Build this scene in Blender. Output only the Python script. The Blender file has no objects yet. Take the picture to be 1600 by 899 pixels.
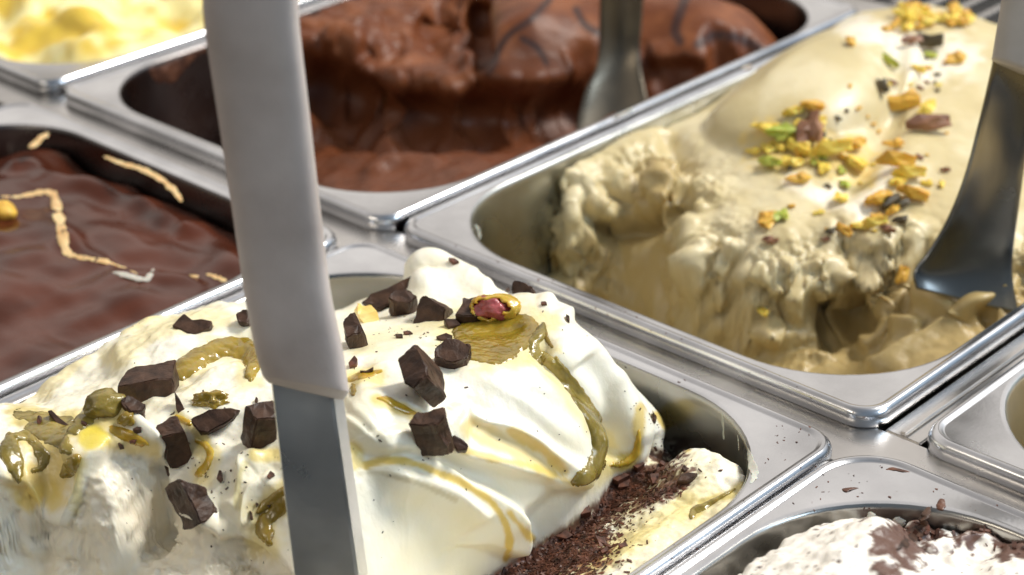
import bpy, bmesh, math, random
import numpy as np
from mathutils import Vector, Matrix
from mathutils.bvhtree import BVHTree
R = math.radians
random.seed(7); np.random.seed(7)
sc = bpy.context.scene
COL = sc.collection
# ------------------------------------------------------------------ camera (metres; the pan rims lie at z = 0)
CF, YAW, PIT, ROL = 2942.09, -0.77212, 0.47615, -0.02725
CO = np.array([0.36547, -0.32778, 0.23031])
_f = np.array([math.cos(PIT)*math.sin(YAW), math.cos(PIT)*math.cos(YAW), -math.sin(PIT)])
_r = np.array([math.cos(YAW), -math.sin(YAW), 0.0]); _u = np.cross(_r, _f)
CR = math.cos(ROL)*_r + math.sin(ROL)*_u
CU = -math.sin(ROL)*_r + math.cos(ROL)*_u
CFW = _f
cam = bpy.data.objects.new('camera', bpy.data.cameras.new('camera')); COL.objects.link(cam)
cam.data.sensor_width = 36; cam.data.lens = 36*CF/1600
cam.data.clip_start = 0.02; cam.data.clip_end = 50
m = Matrix([[CR[i], CU[i], -CFW[i], CO[i]] for i in range(3)] + [[0, 0, 0, 1]])
cam.matrix_world = m
cam.data.dof.use_dof = True; cam.data.dof.focus_distance = 0.425; cam.data.dof.aperture_fstop = 15.5
sc.camera = cam
# ------------------------------------------------------------------ light: shop daylight from behind, cool window on the right
wd = bpy.data.worlds.new('World'); sc.world = wd; wd.use_nodes = True
nt = wd.node_tree; bgn = nt.nodes['Background']
tc = nt.nodes.new('ShaderNodeTexCoord'); sp = nt.nodes.new('ShaderNodeSeparateXYZ'); rp = nt.nodes.new('ShaderNodeValToRGB')
nt.links.new(tc.outputs["Generated"], sp.inputs[0]); nt.links.new(sp.outputs[2], rp.inputs[0])
el = rp.color_ramp.elements; el[0].position = 0.0; el[0].color = (.07, .06, .05, 1); el[1].position = 1.0; el[1].color = (.50, .50, .52, 1)
for ps, c_ in ((.14, (.26, .25, .24)), (.36, (.98, .96, .95)), (.62, (1.0, .99, 1.0))):
    e_ = el.new(ps); e_.color = (*c_, 1)
def wmath(op, a, b):                      # a shop room: windows on the far side and on the right, dim behind the viewer
    n_ = nt.nodes.new('ShaderNodeMath'); n_.operation = op
    for k_, q_ in enumerate((a, b)):
        if isinstance(q_, (int, float)): n_.inputs[k_].default_value = q_
        else: nt.links.new(q_, n_.inputs[k_])
    return n_.outputs[0]
away = wmath('ADD', wmath('MULTIPLY', sp.outputs[0], -.55), wmath('MULTIPLY', sp.outputs[1], .83))
mr_ = nt.nodes.new('ShaderNodeMapRange'); mr_.inputs[1].default_value = -.7; mr_.inputs[2].default_value = .6; mr_.inputs[3].default_value = .30; mr_.inputs[4].default_value = 1.0
nt.links.new(away, mr_.inputs[0])
tint = nt.nodes.new('ShaderNodeValToRGB'); tint.color_ramp.elements[0].position = .35; tint.color_ramp.elements[0].color = (1, .96, .90, 1)
tint.color_ramp.elements[1].position = .75; tint.color_ramp.elements[1].color = (.62, .80, 1, 1)
nt.links.new(wmath('ADD', wmath('MULTIPLY', sp.outputs[0], .5), .5), tint.inputs[0])
mx_ = nt.nodes.new('ShaderNodeMix'); mx_.data_type = 'RGBA'; mx_.blend_type = 'MULTIPLY'; mx_.inputs[0].default_value = 1
nt.links.new(rp.outputs[0], mx_.inputs[6]); nt.links.new(tint.outputs[0], mx_.inputs[7]); nt.links.new(mx_.outputs[2], bgn.inputs[0])
nt.links.new(wmath('MULTIPLY', mr_.outputs[0], .84), bgn.inputs[1])
def area(name, loc, target, sx, sy, power, col):
    l = bpy.data.lights.new(name, 'AREA'); l.shape = 'RECTANGLE'; l.size = sx; l.size_y = sy; l.energy = power; l.color = col
    o = bpy.data.objects.new(name, l); COL.objects.link(o); o.location = loc
    o.rotation_euler = (Vector(target)-Vector(loc)).to_track_quat('-Z', 'Y').to_euler(); return o
area('window_light', (0.62, 0.86, 1.28), (0.05, 0, 0), 0.50, 0.40, 28, (1.0, 0.955, 0.88))
area('cool_window_light', (1.25, 0.35, 0.75), (0.08, -0.03, 0), 0.5, 0.4, 5, (0.66, 0.83, 1.0))
area('case_lamp', (-0.1, -1.1, 0.75), (0.05, -0.03, 0), 0.7, 0.16, 2.0, (1.0, 0.90, 0.74))
vs = sc.view_settings; vs.view_transform = 'Standard'; vs.look = 'None'; vs.exposure = 0.25; vs.gamma = 1
sc.cycles.use_denoising = True; sc.cycles.max_bounces = 8
sc.cycles.sample_clamp_indirect = 6

# ------------------------------------------------------------------ helpers
def ray(px, py):
    v = CFW*CF + CR*(px-800) - CU*(py-449.5); return v/np.linalg.norm(v)
def atz(px, py, z):                       # where a sight line meets the level z (mm)
    d = ray(px, py); return CO + d*((z/1000.0-CO[2])/d[2])
def atd(px, py, dist):
    d = ray(px, py); return CO + d*(dist/(d@CFW))
def tag(o, label=None, cat=None, group=None, kind=None):
    if label: o['label'] = label
    if cat: o['category'] = cat
    if group: o['group'] = group
    if kind: o['kind'] = kind
    return o
def empty(name, loc, label, cat, group=None):
    o = bpy.data.objects.new(name, None); COL.objects.link(o); o.location = loc; o.empty_display_size = .02
    return tag(o, label, cat, group)
def link(name, me, mat, parent=None, smooth=True):
    o = bpy.data.objects.new(name, me); COL.objects.link(o)
    if mat and not me.materials: me.materials.append(mat)
    if parent is not None:
        o.parent = parent; o.matrix_parent_inverse = Matrix.Translation(-Vector(parent.location))
    if smooth: me.polygons.foreach_set('use_smooth', [True]*len(me.polygons))
    return o
def mesh(name, v, f):
    me = bpy.data.meshes.new(name)
    me.from_pydata([tuple(float(c) for c in p) for p in v], [], [tuple(int(i) for i in q) for q in f]); me.update(); return me
def sstep(a, b, x):
    t = np.clip((x-a)/(b-a), 0, 1); return t*t*(3-2*t)
# vectorised gradient noise
_perm = np.random.RandomState(3).permutation(256); _perm = np.concatenate([_perm]*4)
_g = np.random.RandomState(4).normal(size=(256, 3)); _g /= np.linalg.norm(_g, axis=1)[:, None]
def noise3(p):
    i = np.floor(p).astype(int); f = p-i; u = f*f*f*(f*(f*6-15)+10); i &= 255
    out = 0
    for dx in (0, 1):
        for dy in (0, 1):
            for dz in (0, 1):
                h = _perm[_perm[_perm[(i[:, 0]+dx) & 255]+((i[:, 1]+dy) & 255)]+((i[:, 2]+dz) & 255)]
                g = _g[h]; d = (g*(f-np.array([dx, dy, dz]))).sum(1)
                w = (u[:, 0] if dx else 1-u[:, 0])*(u[:, 1] if dy else 1-u[:, 1])*(u[:, 2] if dz else 1-u[:, 2])
                out = out+w*d
    return out*1.6
def fbm(p, s, o=3, gain=.5):
    r = 0; a = 1
    for k in range(o): r = r+a*noise3(p/s+17.3*k); s = s/2.03; a *= gain
    return r
def rbf(P, xy, lam=1e-3):
    P = np.array(P, float); c = P[:, :2]; n = len(P)
    def ph(a, b):
        r2 = ((a[:, None, :]-b[None, :, :])**2).sum(2); return 0.5*r2*np.log(r2+1e-6)
    A = np.zeros((n+3, n+3)); A[:n, :n] = ph(c, c)+np.eye(n)*lam*1000; A[:n, n] = 1; A[:n, n+1:] = c; A[n, :n] = 1; A[n+1:, :n] = c.T
    w = np.linalg.solve(A, np.concatenate([P[:, 2], [0, 0, 0]]))
    out = np.empty(len(xy))
    for s in range(0, len(xy), 40000):
        q = xy[s:s+40000]; out[s:s+40000] = ph(q, c)@w[:n]+w[n]+q@w[n+1:]
    return out
def smooth_curve(P, n=8):                 # Catmull-Rom through the points
    P = np.array(P, float); Q = np.vstack([2*P[0]-P[1], P, 2*P[-1]-P[-2]]); out = []
    for i in range(1, len(Q)-2):
        for t in np.linspace(0, 1, n, endpoint=False):
            a, b, c, d = Q[i-1:i+3]
            out.append(.5*((2*b)+(-a+c)*t+(2*a-5*b+4*c-d)*t*t+(-a+3*b-3*c+d)*t**3))
    out.append(P[-1]); return np.array(out)
def curve_dist(C, xy, rmax=None):
    if rmax is not None:
        mk = ((xy > C.min(0)-rmax) & (xy < C.max(0)+rmax)).all(1)
        d = np.full(len(xy), rmax*1.0); s = np.ones(len(xy)); p = np.zeros(len(xy))
        if mk.any(): d[mk], s[mk], p[mk] = curve_dist(C, xy[mk])
        return d, s, p
    # unsigned distance, side (+ left of travel), parameter 0..1
    best = np.full(len(xy), 1e9); side = np.zeros(len(xy)); par = np.zeros(len(xy)); n = len(C)-1
    for i in range(n):
        a, b = C[i], C[i+1]; ab = b-a; L = ab@ab+1e-12
        t = np.clip(((xy-a)@ab)/L, 0, 1); d = xy-(a+t[:, None]*ab); dd = np.sqrt((d*d).sum(1))
        mk = dd < best-1e-9
        s = np.sign(ab[0]*(xy[:, 1]-a[1])-ab[1]*(xy[:, 0]-a[0]))
        best = np.where(mk, dd, best); side = np.where(mk, s, side); par = np.where(mk, (i+t)/n, par)
    return best, side, par
def pts(L, z):                            # sight points -> xy (mm) at height z
    return np.array([atz(p[0], p[1], p[2] if len(p) > 2 else z)[:2]*1000 for p in L])

# ------------------------------------------------------------------ materials
def nm(name):
    m = bpy.data.materials.new(name); m.use_nodes = True; return m, m.node_tree, m.node_tree.nodes['Principled BSDF']
def add_bump(t, b, scale, strength, dist=.0004, detail=4, coord='Object', sx=(1, 1, 1), chain=None, rough=.55):
    c = t.nodes.new('ShaderNodeTexCoord'); mp = t.nodes.new('ShaderNodeMapping'); mp.inputs['Scale'].default_value = sx
    n = t.nodes.new('ShaderNodeTexNoise'); n.inputs['Scale'].default_value = scale; n.inputs['Detail'].default_value = detail
    n.inputs['Roughness'].default_value = rough
    bu = t.nodes.new('ShaderNodeBump'); bu.inputs['Strength'].default_value = strength; bu.inputs['Distance'].default_value = dist
    t.links.new(c.outputs[coord], mp.inputs[0]); t.links.new(mp.outputs[0], n.inputs['Vector']); t.links.new(n.outputs[0], bu.inputs['Height'])
    if chain: t.links.new(chain.outputs[0], bu.inputs['Normal'])
    t.links.new(bu.outputs[0], b.inputs['Normal']); return bu, n
def var_color(t, b, c1, c2, scale, lo=.35, hi=.65, detail=5, sx=(1, 1, 1)):
    c = t.nodes.new('ShaderNodeTexCoord'); mp = t.nodes.new('ShaderNodeMapping'); mp.inputs['Scale'].default_value = sx
    n = t.nodes.new('ShaderNodeTexNoise'); n.inputs['Scale'].default_value = scale; n.inputs['Detail'].default_value = detail
    r = t.nodes.new('ShaderNodeValToRGB'); r.color_ramp.elements[0].position = lo; r.color_ramp.elements[1].position = hi
    r.color_ramp.elements[0].color = (*c1, 1); r.color_ramp.elements[1].color = (*c2, 1)
    t.links.new(c.outputs['Object'], mp.inputs[0]); t.links.new(mp.outputs[0], n.inputs['Vector']); t.links.new(n.outputs[0], r.inputs[0])
    t.links.new(r.outputs[0], b.inputs['Base Color']); return r
def steel(name, col, rough, streak=(1, 1, 1)):
    m, t, b = nm(name); b.inputs['Metallic'].default_value = 1
    var_color(t, b, tuple(c*.62 for c in col), col, 30, .25, .62, 9)
    c = t.nodes.new('ShaderNodeTexCoord'); n = t.nodes.new('ShaderNodeTexNoise'); n.inputs['Scale'].default_value = 45; n.inputs['Detail'].default_value = 6
    mr = t.nodes.new('ShaderNodeMapRange'); mr.inputs[1].default_value = .3; mr.inputs[2].default_value = .75
    mr.inputs[3].default_value = rough*.65; mr.inputs[4].default_value = rough*1.3
    t.links.new(c.outputs['Object'], n.inputs['Vector']); t.links.new(n.outputs[0], mr.inputs[0]); t.links.new(mr.outputs[0], b.inputs['Roughness'])
    bu, _ = add_bump(t, b, 900, .06, .0002, 2, sx=streak)
    add_bump(t, b, 16, .10, .002, 2, chain=bu)
    return m
M = {}
M['steel'] = steel('pan_steel', (.70, .70, .715), .23)
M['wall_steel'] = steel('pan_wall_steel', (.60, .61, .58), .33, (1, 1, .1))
M['dark_wall'] = steel('deep_shaded_pan_wall', (.17, .155, .15), .30, (1, 1, .1))  # both darker walls: shade and dark reflections put into the steel colour
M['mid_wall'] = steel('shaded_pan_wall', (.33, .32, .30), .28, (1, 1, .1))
M['blade_dark'] = steel('dark_blade_steel', (.24, .24, .23), .24, (1, 1, .1))
M['blade_brown'] = steel('brown_blade_steel', (.20, .17, .13), .35, (1, 1, .1))  # blade steel in one darker, brownish tone
M['frame_steel'] = steel('counter_steel', (.62, .60, .58), .26, (.08, 1, 1))
M['blade_steel'] = steel('blade_steel', (.80, .80, .78), .36, (1, 1, .1))
def cream(name, rough, sss, bump_s, bump, rough2=None, micro=1600, radius=(1, .75, .45), coat=0):
    m, t, b = nm(name); a = t.nodes.new('ShaderNodeVertexColor'); a.layer_name = 'Col'
    t.links.new(a.outputs[0], b.inputs['Base Color']); b.inputs['Specular IOR Level'].default_value = {'chocolate_gelato': .3, 'glossy_chocolate': .36}.get(name, .5)
    b.inputs['Roughness'].default_value = rough
    b.inputs['Subsurface Weight'].default_value = sss; b.inputs['Subsurface Radius'].default_value = radius; b.inputs['Subsurface Scale'].default_value = .0022
    b.inputs['Coat Weight'].default_value = coat; b.inputs['Coat Roughness'].default_value = .12
    bu, _ = add_bump(t, b, micro, .34, .0002, 4)
    add_bump(t, b, bump_s, bump, .0009, 5, chain=bu); return m
M['cream'] = cream('white_cream_gelato', .40, .22, 190, .16, coat=.12)
M['pist'] = cream('pistachio_gelato', .42, .35, 230, .35, coat=.08)
M['choc'] = cream('chocolate_gelato', .42, .08, 200, .4, radius=(1, .4, .2))
M['glossy'] = cream('glossy_chocolate', .10, 0, 60, .35, radius=(1, .4, .2), coat=0)
M['yellow'] = cream('yellow_cream_gelato', .45, .4, 120, .4)
M['chip'] = cream('chip_cream_gelato', .42, .06, 260, .4)
def simple(name, c1, c2, rough, scale=150, bump=.3, bs=500, sss=0, coat=0, bd=.0004, spec=.5):
    m, t, b = nm(name); var_color(t, b, c1, c2, scale); b.inputs['Roughness'].default_value = rough
    b.inputs['Subsurface Weight'].default_value = sss; b.inputs['Subsurface Scale'].default_value = .0015
    b.inputs['Coat Weight'].default_value = coat; b.inputs['Coat Roughness'].default_value = .08; b.inputs['Specular IOR Level'].default_value = spec
    add_bump(t, b, bs, bump, bd, 5); return m
M['dark'] = simple('dark_chocolate', (.026, .012, .007), (.080, .040, .024), .46, 260, .7, 700, spec=.3)
M['shaving'] = simple('chocolate_shaving', (.040, .014, .008), (.15, .052, .027), .55, 400, .4, 900)
M['sauce'] = simple('pistachio_sauce', (.20, .132, .012), (.37, .25, .03), .15, 130, .6, 520, .2, .5)
M['sauce2'] = simple('olive_sauce', (.15, .112, .014), (.33, .245, .05), .14, 160, .8, 600, .15, .5)
M['amber'] = simple('amber_sauce', (.48, .29, .015), (.66, .45, .06), .28, 130, .3, 300, .4, .4)
M['nut_green'] = simple('green_pistachio', (.27, .34, .03), (.50, .52, .08), .5, 300, .5, 700, .2)
M['nut_yellow'] = simple('yellow_pistachio', (.66, .46, .04), (.85, .68, .15), .5, 300, .5, 700, .25)
M['nut_orange'] = simple('orange_pistachio', (.52, .27, .03), (.80, .50, .07), .5, 300, .5, 700, .2)
M['nut_brown'] = simple('brown_skin', (.12, .045, .025), (.34, .17, .09), .5, 260, .6, 500, .1)
M['nut_dark'] = simple('dark_skin', (.03, .025, .012), (.10, .07, .03), .5, 300, .5, 700)
M['nut_pink'] = simple('pink_kernel', (.28, .045, .05), (.50, .12, .12), .35, 400, .7, 700, .2, .3)
M['nut_cream'] = simple('pale_nut', (.82, .56, .14), (.90, .72, .30), .38, 120, .3, 300, .3, .2)
M['peanut'] = simple('pale_ribbon', (.62, .36, .14), (.80, .56, .28), .5, 160, .6, 300, .2)
M['handle'] = simple('handle_plastic', (.38, .325, .30), (.55, .49, .46), .42, 38, .3, 900, .05, 0, .0002)
M['handle2'] = simple('grey_handle_plastic', (.40, .37, .34), (.46, .43, .40), .45, 90, .25, 1500, 0, 0, .00012)
M['black'] = simple('dark_cabinet', (.012, .012, .012), (.02, .02, .02), .6)
M['residue'] = simple('cream_residue', (.42, .39, .33), (.60, .56, .48), .5, 300, .5, 500, .2)
M['choc_smear'] = simple('chocolate_smear', (.05, .018, .010), (.13, .05, .025), .4, 300, .5, 500)

# ------------------------------------------------------------------ pans
def rrect(x0, x1, y0, y1, r, n=14):
    out = []
    for cx, cy, a0 in ((x1-r, y1-r, 0), (x0+r, y1-r, 90), (x0+r, y0+r, 180), (x1-r, y0+r, 270)):
        for k in range(n+1):
            a = R(a0+90*k/n); out.append((cx+r*math.cos(a), cy+r*math.sin(a)))
    return out
def rings_mesh(name, rings, cap=False):
    v = []; f = []; n = len(rings[0])
    for r_ in rings: v += [(x/1000, y/1000, z/1000) for x, y, z in r_]
    for k in range(len(rings)-1):
        for i in range(n):
            j = (i+1) % n; f.append((k*n+i, k*n+j, (k+1)*n+j, (k+1)*n+i))
    if cap: f.append(tuple(range((len(rings)-1)*n, len(rings)*n)))
    return mesh(name, v, f)
PAN = {}
def pan(key, x0, x1, y0, y1, label, ro=8, ri=37, mx=4.6, my=6.2, dip=0.0, depth=88, dz=0):
    t = empty('gelato_pan', (x0/1000, y0/1000, -depth/1000), label, 'pan', 'steel gelato pans set in the counter')
    def ring(off, z, r): return [(x, y, z+dz) for x, y in rrect(x0+off, x1-off, y0+off, y1-off, r)]
    ox0, ox1, oy0, oy1 = x0+mx, x1-mx, y0+my, y1-my
    def oring(off, z): return [(x, y, z+dz) for x, y in rrect(ox0+off, ox1-off, oy0+off, oy1-off, max(ri-off, 6))]
    rim = [ring(.5, -5, ro), ring(0, -4.6, ro), ring(0, -2.2, ro), ring(.25, -1.2, ro), ring(.8, -.4, ro), ring(1.5, -.05, ro-.7), ring(2.1, -.1, ro-1),
           ring(2.7, -.55, ro-1.5), ring(3.0, -.7, ro-1.7), ring(3.25, -.74, ro-1.9), oring(-1.9, -.76-dip*.7), oring(-1.4, -.78-dip*.8), oring(-.7, -.98-dip)]
    link('rim', rings_mesh('rim', rim), M['steel'], t)
    well = [oring(-.7, -.98-dip), oring(-.2, -1.35-dip), oring(.05, -2.2-dip), oring(.2, -4-dip)]
    for z, o in ((-12, .6), (-30, 1.5), (-50, 2.6), (-depth+12, 4.2), (-depth+5, 6), (-depth+1.5, 9), (-depth, 14)): well.append(oring(o, z))
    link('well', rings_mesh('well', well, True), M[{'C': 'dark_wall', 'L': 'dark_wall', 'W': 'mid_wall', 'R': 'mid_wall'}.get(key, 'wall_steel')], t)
    PAN[key] = (ox0, ox1, oy0, oy1, ri, t, dz); return t
pan('P', 0, 163.5, -1, 242, 'steel pan holding the pistachio strewn beige gelato, tall steel blade inside')
pan('C', -167.5, -3, -2, 243, 'steel pan of milk chocolate gelato directly left of the beige gelato pan')
pan('Y', -341, -172.5, -2, 243, 'blurred steel pan of yellow and cream gelato at the far upper left')
pan('Q', 174, 337, .5, 243, 'steel pan corner at the right edge, beyond the gap beside the beige gelato pan')
pan('W', -1, 163.7, -252, -12, 'steel pan under the white gelato topped with dark chocolate chunks')
pan('L', -168, -4.5, -252, -14, 'steel pan of glossy dark chocolate sauce at the left edge')
pan('R', 164.9, 329, -252, -10.5, 'steel pan with smeared rim at the lower right, holding chocolate streaked white gelato', ro=15, ri=40, mx=5.5, my=8.5, dip=0)
# counter frame
def boxm(v, f, x0, x1, y0, y1, z0, z1):
    k = len(v); v += [(x/1000, y/1000, z/1000) for z in (z0, z1) for x, y in ((x0, y0), (x1, y0), (x1, y1), (x0, y1))]
    f += [tuple(k+i for i in q) for q in ((0, 3, 2, 1), (4, 5, 6, 7), (0, 1, 5, 4), (1, 2, 6, 5), (2, 3, 7, 6), (3, 0, 4, 7))]
def boxes(name, B, mat, parent=None, bev=.4):
    v = []; f = []
    for b in B: boxm(v, f, *b)
    me = mesh(name, v, f)
    if bev:
        bm = bmesh.new(); bm.from_mesh(me); bmesh.ops.bevel(bm, geom=bm.edges[:], offset=bev/1000, segments=2, affect='EDGES'); bm.to_mesh(me); bm.free()
    return link(name, me, mat, parent, smooth=False)
o = boxes('counter_beam', [(-520, 520, -15.5, 3.5, -9, -5.05)], M['frame_steel']); tag(o, kind='structure')
o = boxes('counter_beam', [(-520, 520, 241.0, 262, -9, -5.05)], M['frame_steel']); tag(o, kind='structure')
o = boxes('counter_divider', [(163.9, 173.6, 3.8, 240.7, -12, -5.1), (167.6, 169.6, 4.0, 240.5, -5.1, -4.1)], M['frame_steel']); tag(o, kind='structure')
o = boxes('counter_divider', [(-171.6, -168.4, 3.8, 240.7, -12, -4.6)], M['frame_steel']); tag(o, kind='structure')
o = boxes('counter_divider', [(161, 168, -260, -15.7, -9, -5.25)], M['frame_steel']); tag(o, kind='structure')
o = boxes('counter_divider', [(-7, 2, -260, -15.7, -9, -5.3)], M['frame_steel']); tag(o, kind='structure')
o = boxes('added_reflection_sheet', [(-520, 520, -470, -256, -9, -5.05)], M['frame_steel']); tag(o, kind='structure')  # unseen steel sheet added for the near blade to reflect
o = boxes('cabinet_interior', [(-700, 700, -500, 900, -130, -100)], M['black'], bev=0); tag(o, kind='structure')
v = []; g = empty('vent_grille', (0.0, .262, 0), 'black slatted vent grille behind the pans at the top right', 'grille')
boxes('grille_frame', [(-520, 520, 262.5, 330, -14, -10)], M['black'], g)
boxes('slat', [(-520+0, -519, 263, 263.5, -9, -8.5)], M['black'], g) if False else None
slat_me = None
for k in range(34):
    x = -40+k*11
    if slat_me is None:
        s = boxes('slat', [(x, x+3.4, 264, 330, -9.9, -5)], M['frame_steel'], g, .3); slat_me = s.data
    else:
        s = bpy.data.objects.new('slat', slat_me); COL.objects.link(s); s.parent = g
        s.matrix_parent_inverse = Matrix.Translation(-Vector(g.location)); s.location = (k*.011, 0, 0)

# ------------------------------------------------------------------ gelato builder
class Gel:
    def __init__(s, key, res, y0=None, y1=None, x0=None, x1=None, inset=.7, fx=None, fy=None):
        ox0, ox1, oy0, oy1, ri, s.pan, dz = PAN[key]
        ox0 += inset; ox1 -= inset; oy0 += inset; oy1 -= inset; s.key = key
        s.bx = (ox0, ox1, oy0, oy1, ri-inset)
        X0 = ox0 if x0 is None else x0; X1 = ox1 if x1 is None else x1; Y0 = oy0 if y0 is None else y0; Y1 = oy1 if y1 is None else y1
        s.xs = np.arange(X0, X1+res, res); s.ys = np.arange(Y0, Y1+res, res)
        def dense(a, spec):                # finer rows where the surface is steep
            out = [a[0]]
            while out[-1] < a[-1]:
                st = res
                for lo_, hi_, r_ in spec:
                    if lo_ < out[-1] < hi_: st = r_
                out.append(out[-1]+st)
            return np.array(out)
        if fx: s.xs = dense(s.xs, fx)
        if fy: s.ys = dense(s.ys, fy)
        gx, gy = np.meshgrid(s.xs, s.ys); s.sh = gx.shape; s.xy = np.stack([gx.ravel(), gy.ravel()], 1); s.res = res
        cx, cy = (ox0+ox1)/2, (oy0+oy1)/2; hx, hy = (ox1-ox0)/2-s.bx[4], (oy1-oy0)/2-s.bx[4]
        qx = np.abs(s.xy[:, 0]-cx)-hx; qy = np.abs(s.xy[:, 1]-cy)-hy
        s.edge = s.bx[4]-(np.hypot(np.maximum(qx, 0), np.maximum(qy, 0))+np.minimum(np.maximum(qx, qy), 0))  # distance inside the opening
    def ctrl(s, L):                        # (px,py,z) or ('w',x,y,z)
        out = []
        for p in L:
            if p[0] == 'w': out.append(p[1:])
            else:
                q = atz(p[0], p[1], p[2])*1000; out.append((q[0], q[1], p[2]))
        return out
    def surf(s, L): return rbf(s.ctrl(L), s.xy)
    def fold(s, L, z, h, sharp, decay, ends=.12, wob=0):
        """asymmetric crest: decays over `decay` mm on the near side (right of travel) and `sharp` mm on the far side"""
        C = smooth_curve(pts(L, z)); xy = s.xy
        if wob: xy = xy+wob*np.stack([noise3(np.c_[s.xy/9, np.zeros(len(s.xy))]), noise3(np.c_[s.xy/9, np.ones(len(s.xy))*5])], 1)
        d, sd, p = curve_dist(C, xy); w = np.where(sd < 0, decay, sharp)
        t = d/w; f = 1/(1+t*t*t)*np.exp(-t*.35)
        e = sstep(0, ends, p)*sstep(0, ends, 1-p) if ends > 0 else 1
        return h*f*e
    def build(s, z, disp, col, mat, label, cat='gelato', relax=0):
        n = len(z); gz = z.reshape(s.sh)
        P = np.stack([s.xy[:, 0], s.xy[:, 1], z], 1)
        def normals(P):
            G = P.reshape(*s.sh, 3); du = np.gradient(G, axis=1); dv = np.gradient(G, axis=0); N = np.cross(du, dv).reshape(-1, 3)
            return N/np.linalg.norm(N, axis=1)[:, None]
        if relax:
            Gp = P.reshape(*s.sh, 3).copy()
            for _ in range(relax): Gp[1:-1, 1:-1] = .4*Gp[1:-1, 1:-1]+.15*(Gp[:-2, 1:-1]+Gp[2:, 1:-1]+Gp[1:-1, :-2]+Gp[1:-1, 2:])
            P = Gp.reshape(-1, 3)
        N = normals(P)
        if disp is not None:
            D = disp(P, N)
            if D.ndim == 1: D = N*D[:, None]
            P = P+D
        # keep the mass inside the pan's opening
        over = s.edge < .4
        s.P = P; s.N = normals(P)
        keep = s.edge > -.01
        idx = np.arange(n).reshape(s.sh); q = np.stack([idx[:-1, :-1], idx[:-1, 1:], idx[1:, 1:], idx[1:, :-1]], -1).reshape(-1, 4)
        q = q[keep[q].all(1)]
        used = np.unique(q); rm = np.full(n, -1); rm[used] = np.arange(len(used)); q = rm[q]; V = P[used]
        # close it: side wall down to the floor of the pan
        e = np.concatenate([q[:, [0, 1]], q[:, [1, 2]], q[:, [2, 3]], q[:, [3, 0]]]); key = np.sort(e, 1); kk = key[:, 0].astype(np.int64)*len(used)+key[:, 1]
        u, inv, cnt = np.unique(kk, return_inverse=True, return_counts=True); be = e[cnt[inv] == 1]
        bv = np.unique(be); mp = {int(b): len(V)+i for i, b in enumerate(bv)}
        low = V[bv].copy(); low[:, 2] = -84
        cen = np.array([(s.bx[0]+s.bx[1])/2, (s.bx[2]+s.bx[3])/2]); low[:, :2] = cen+(low[:, :2]-cen)*.94
        side = np.array([(b, a, mp[int(a)], mp[int(b)]) for a, b in be])
        V2 = np.vstack([V, low]); F = np.vstack([q, side])
        me = bpy.data.meshes.new('gelato'); me.vertices.add(len(V2)); me.vertices.foreach_set('co', (V2/1000).astype(np.float32).ravel())
        me.loops.add(len(F)*4); me.loops.foreach_set('vertex_index', F.astype(np.int32).ravel()); me.polygons.add(len(F))
        me.polygons.foreach_set('loop_start', np.arange(0, len(F)*4, 4, dtype=np.int32)); me.polygons.foreach_set('loop_total', np.full(len(F), 4, dtype=np.int32))
        me.update(calc_edges=True); me.validate()
        s.bvh = BVHTree.FromPolygons([Vector(p) for p in (V2/1000).tolist()], F.tolist())
        c = col(P, s.N)[used] if callable(col) else col[used]
        c2 = np.ones((len(V2), 4), np.float32); c2[:len(V), :3] = c; c2[len(V):, :3] = c.mean(0)
        a = me.color_attributes.new('Col', 'FLOAT_COLOR', 'POINT'); a.data.foreach_set('color', np.clip(c2, 0, 1).ravel())
        o = link('gelato', me, mat); tag(o, label, cat); s.o = o; return o
    def hit(s, px, py, z=0):
        d = ray(px, py); h = s.bvh.ray_cast(Vector(CO), Vector(d))
        if h[0] is None: return atz(px, py, z), np.array([0, 0, .1])
        n = np.array(h[1]); n = n if n@d < 0 else -n
        return np.array(h[0]), n
    def seen(s, z):                        # quick heightfield-only projection of the vertices
        pass
def proj_px(P):                            # mm -> pixel
    v = P/1000-CO; zz = v@CFW; return np.stack([800+CF*(v@CR)/zz, 449.5-CF*(v@CU)/zz], 1)
def stain_or_light(px, L, r):                       # weight of stains, painted shade or glare along a line as it is seen
    d, _, _ = curve_dist(smooth_curve(L, 4), px, r*5); return d/r
def mixc(c, k, w): return c*(1-w[:, None])+np.array(k)[None]*w[:, None]

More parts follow.
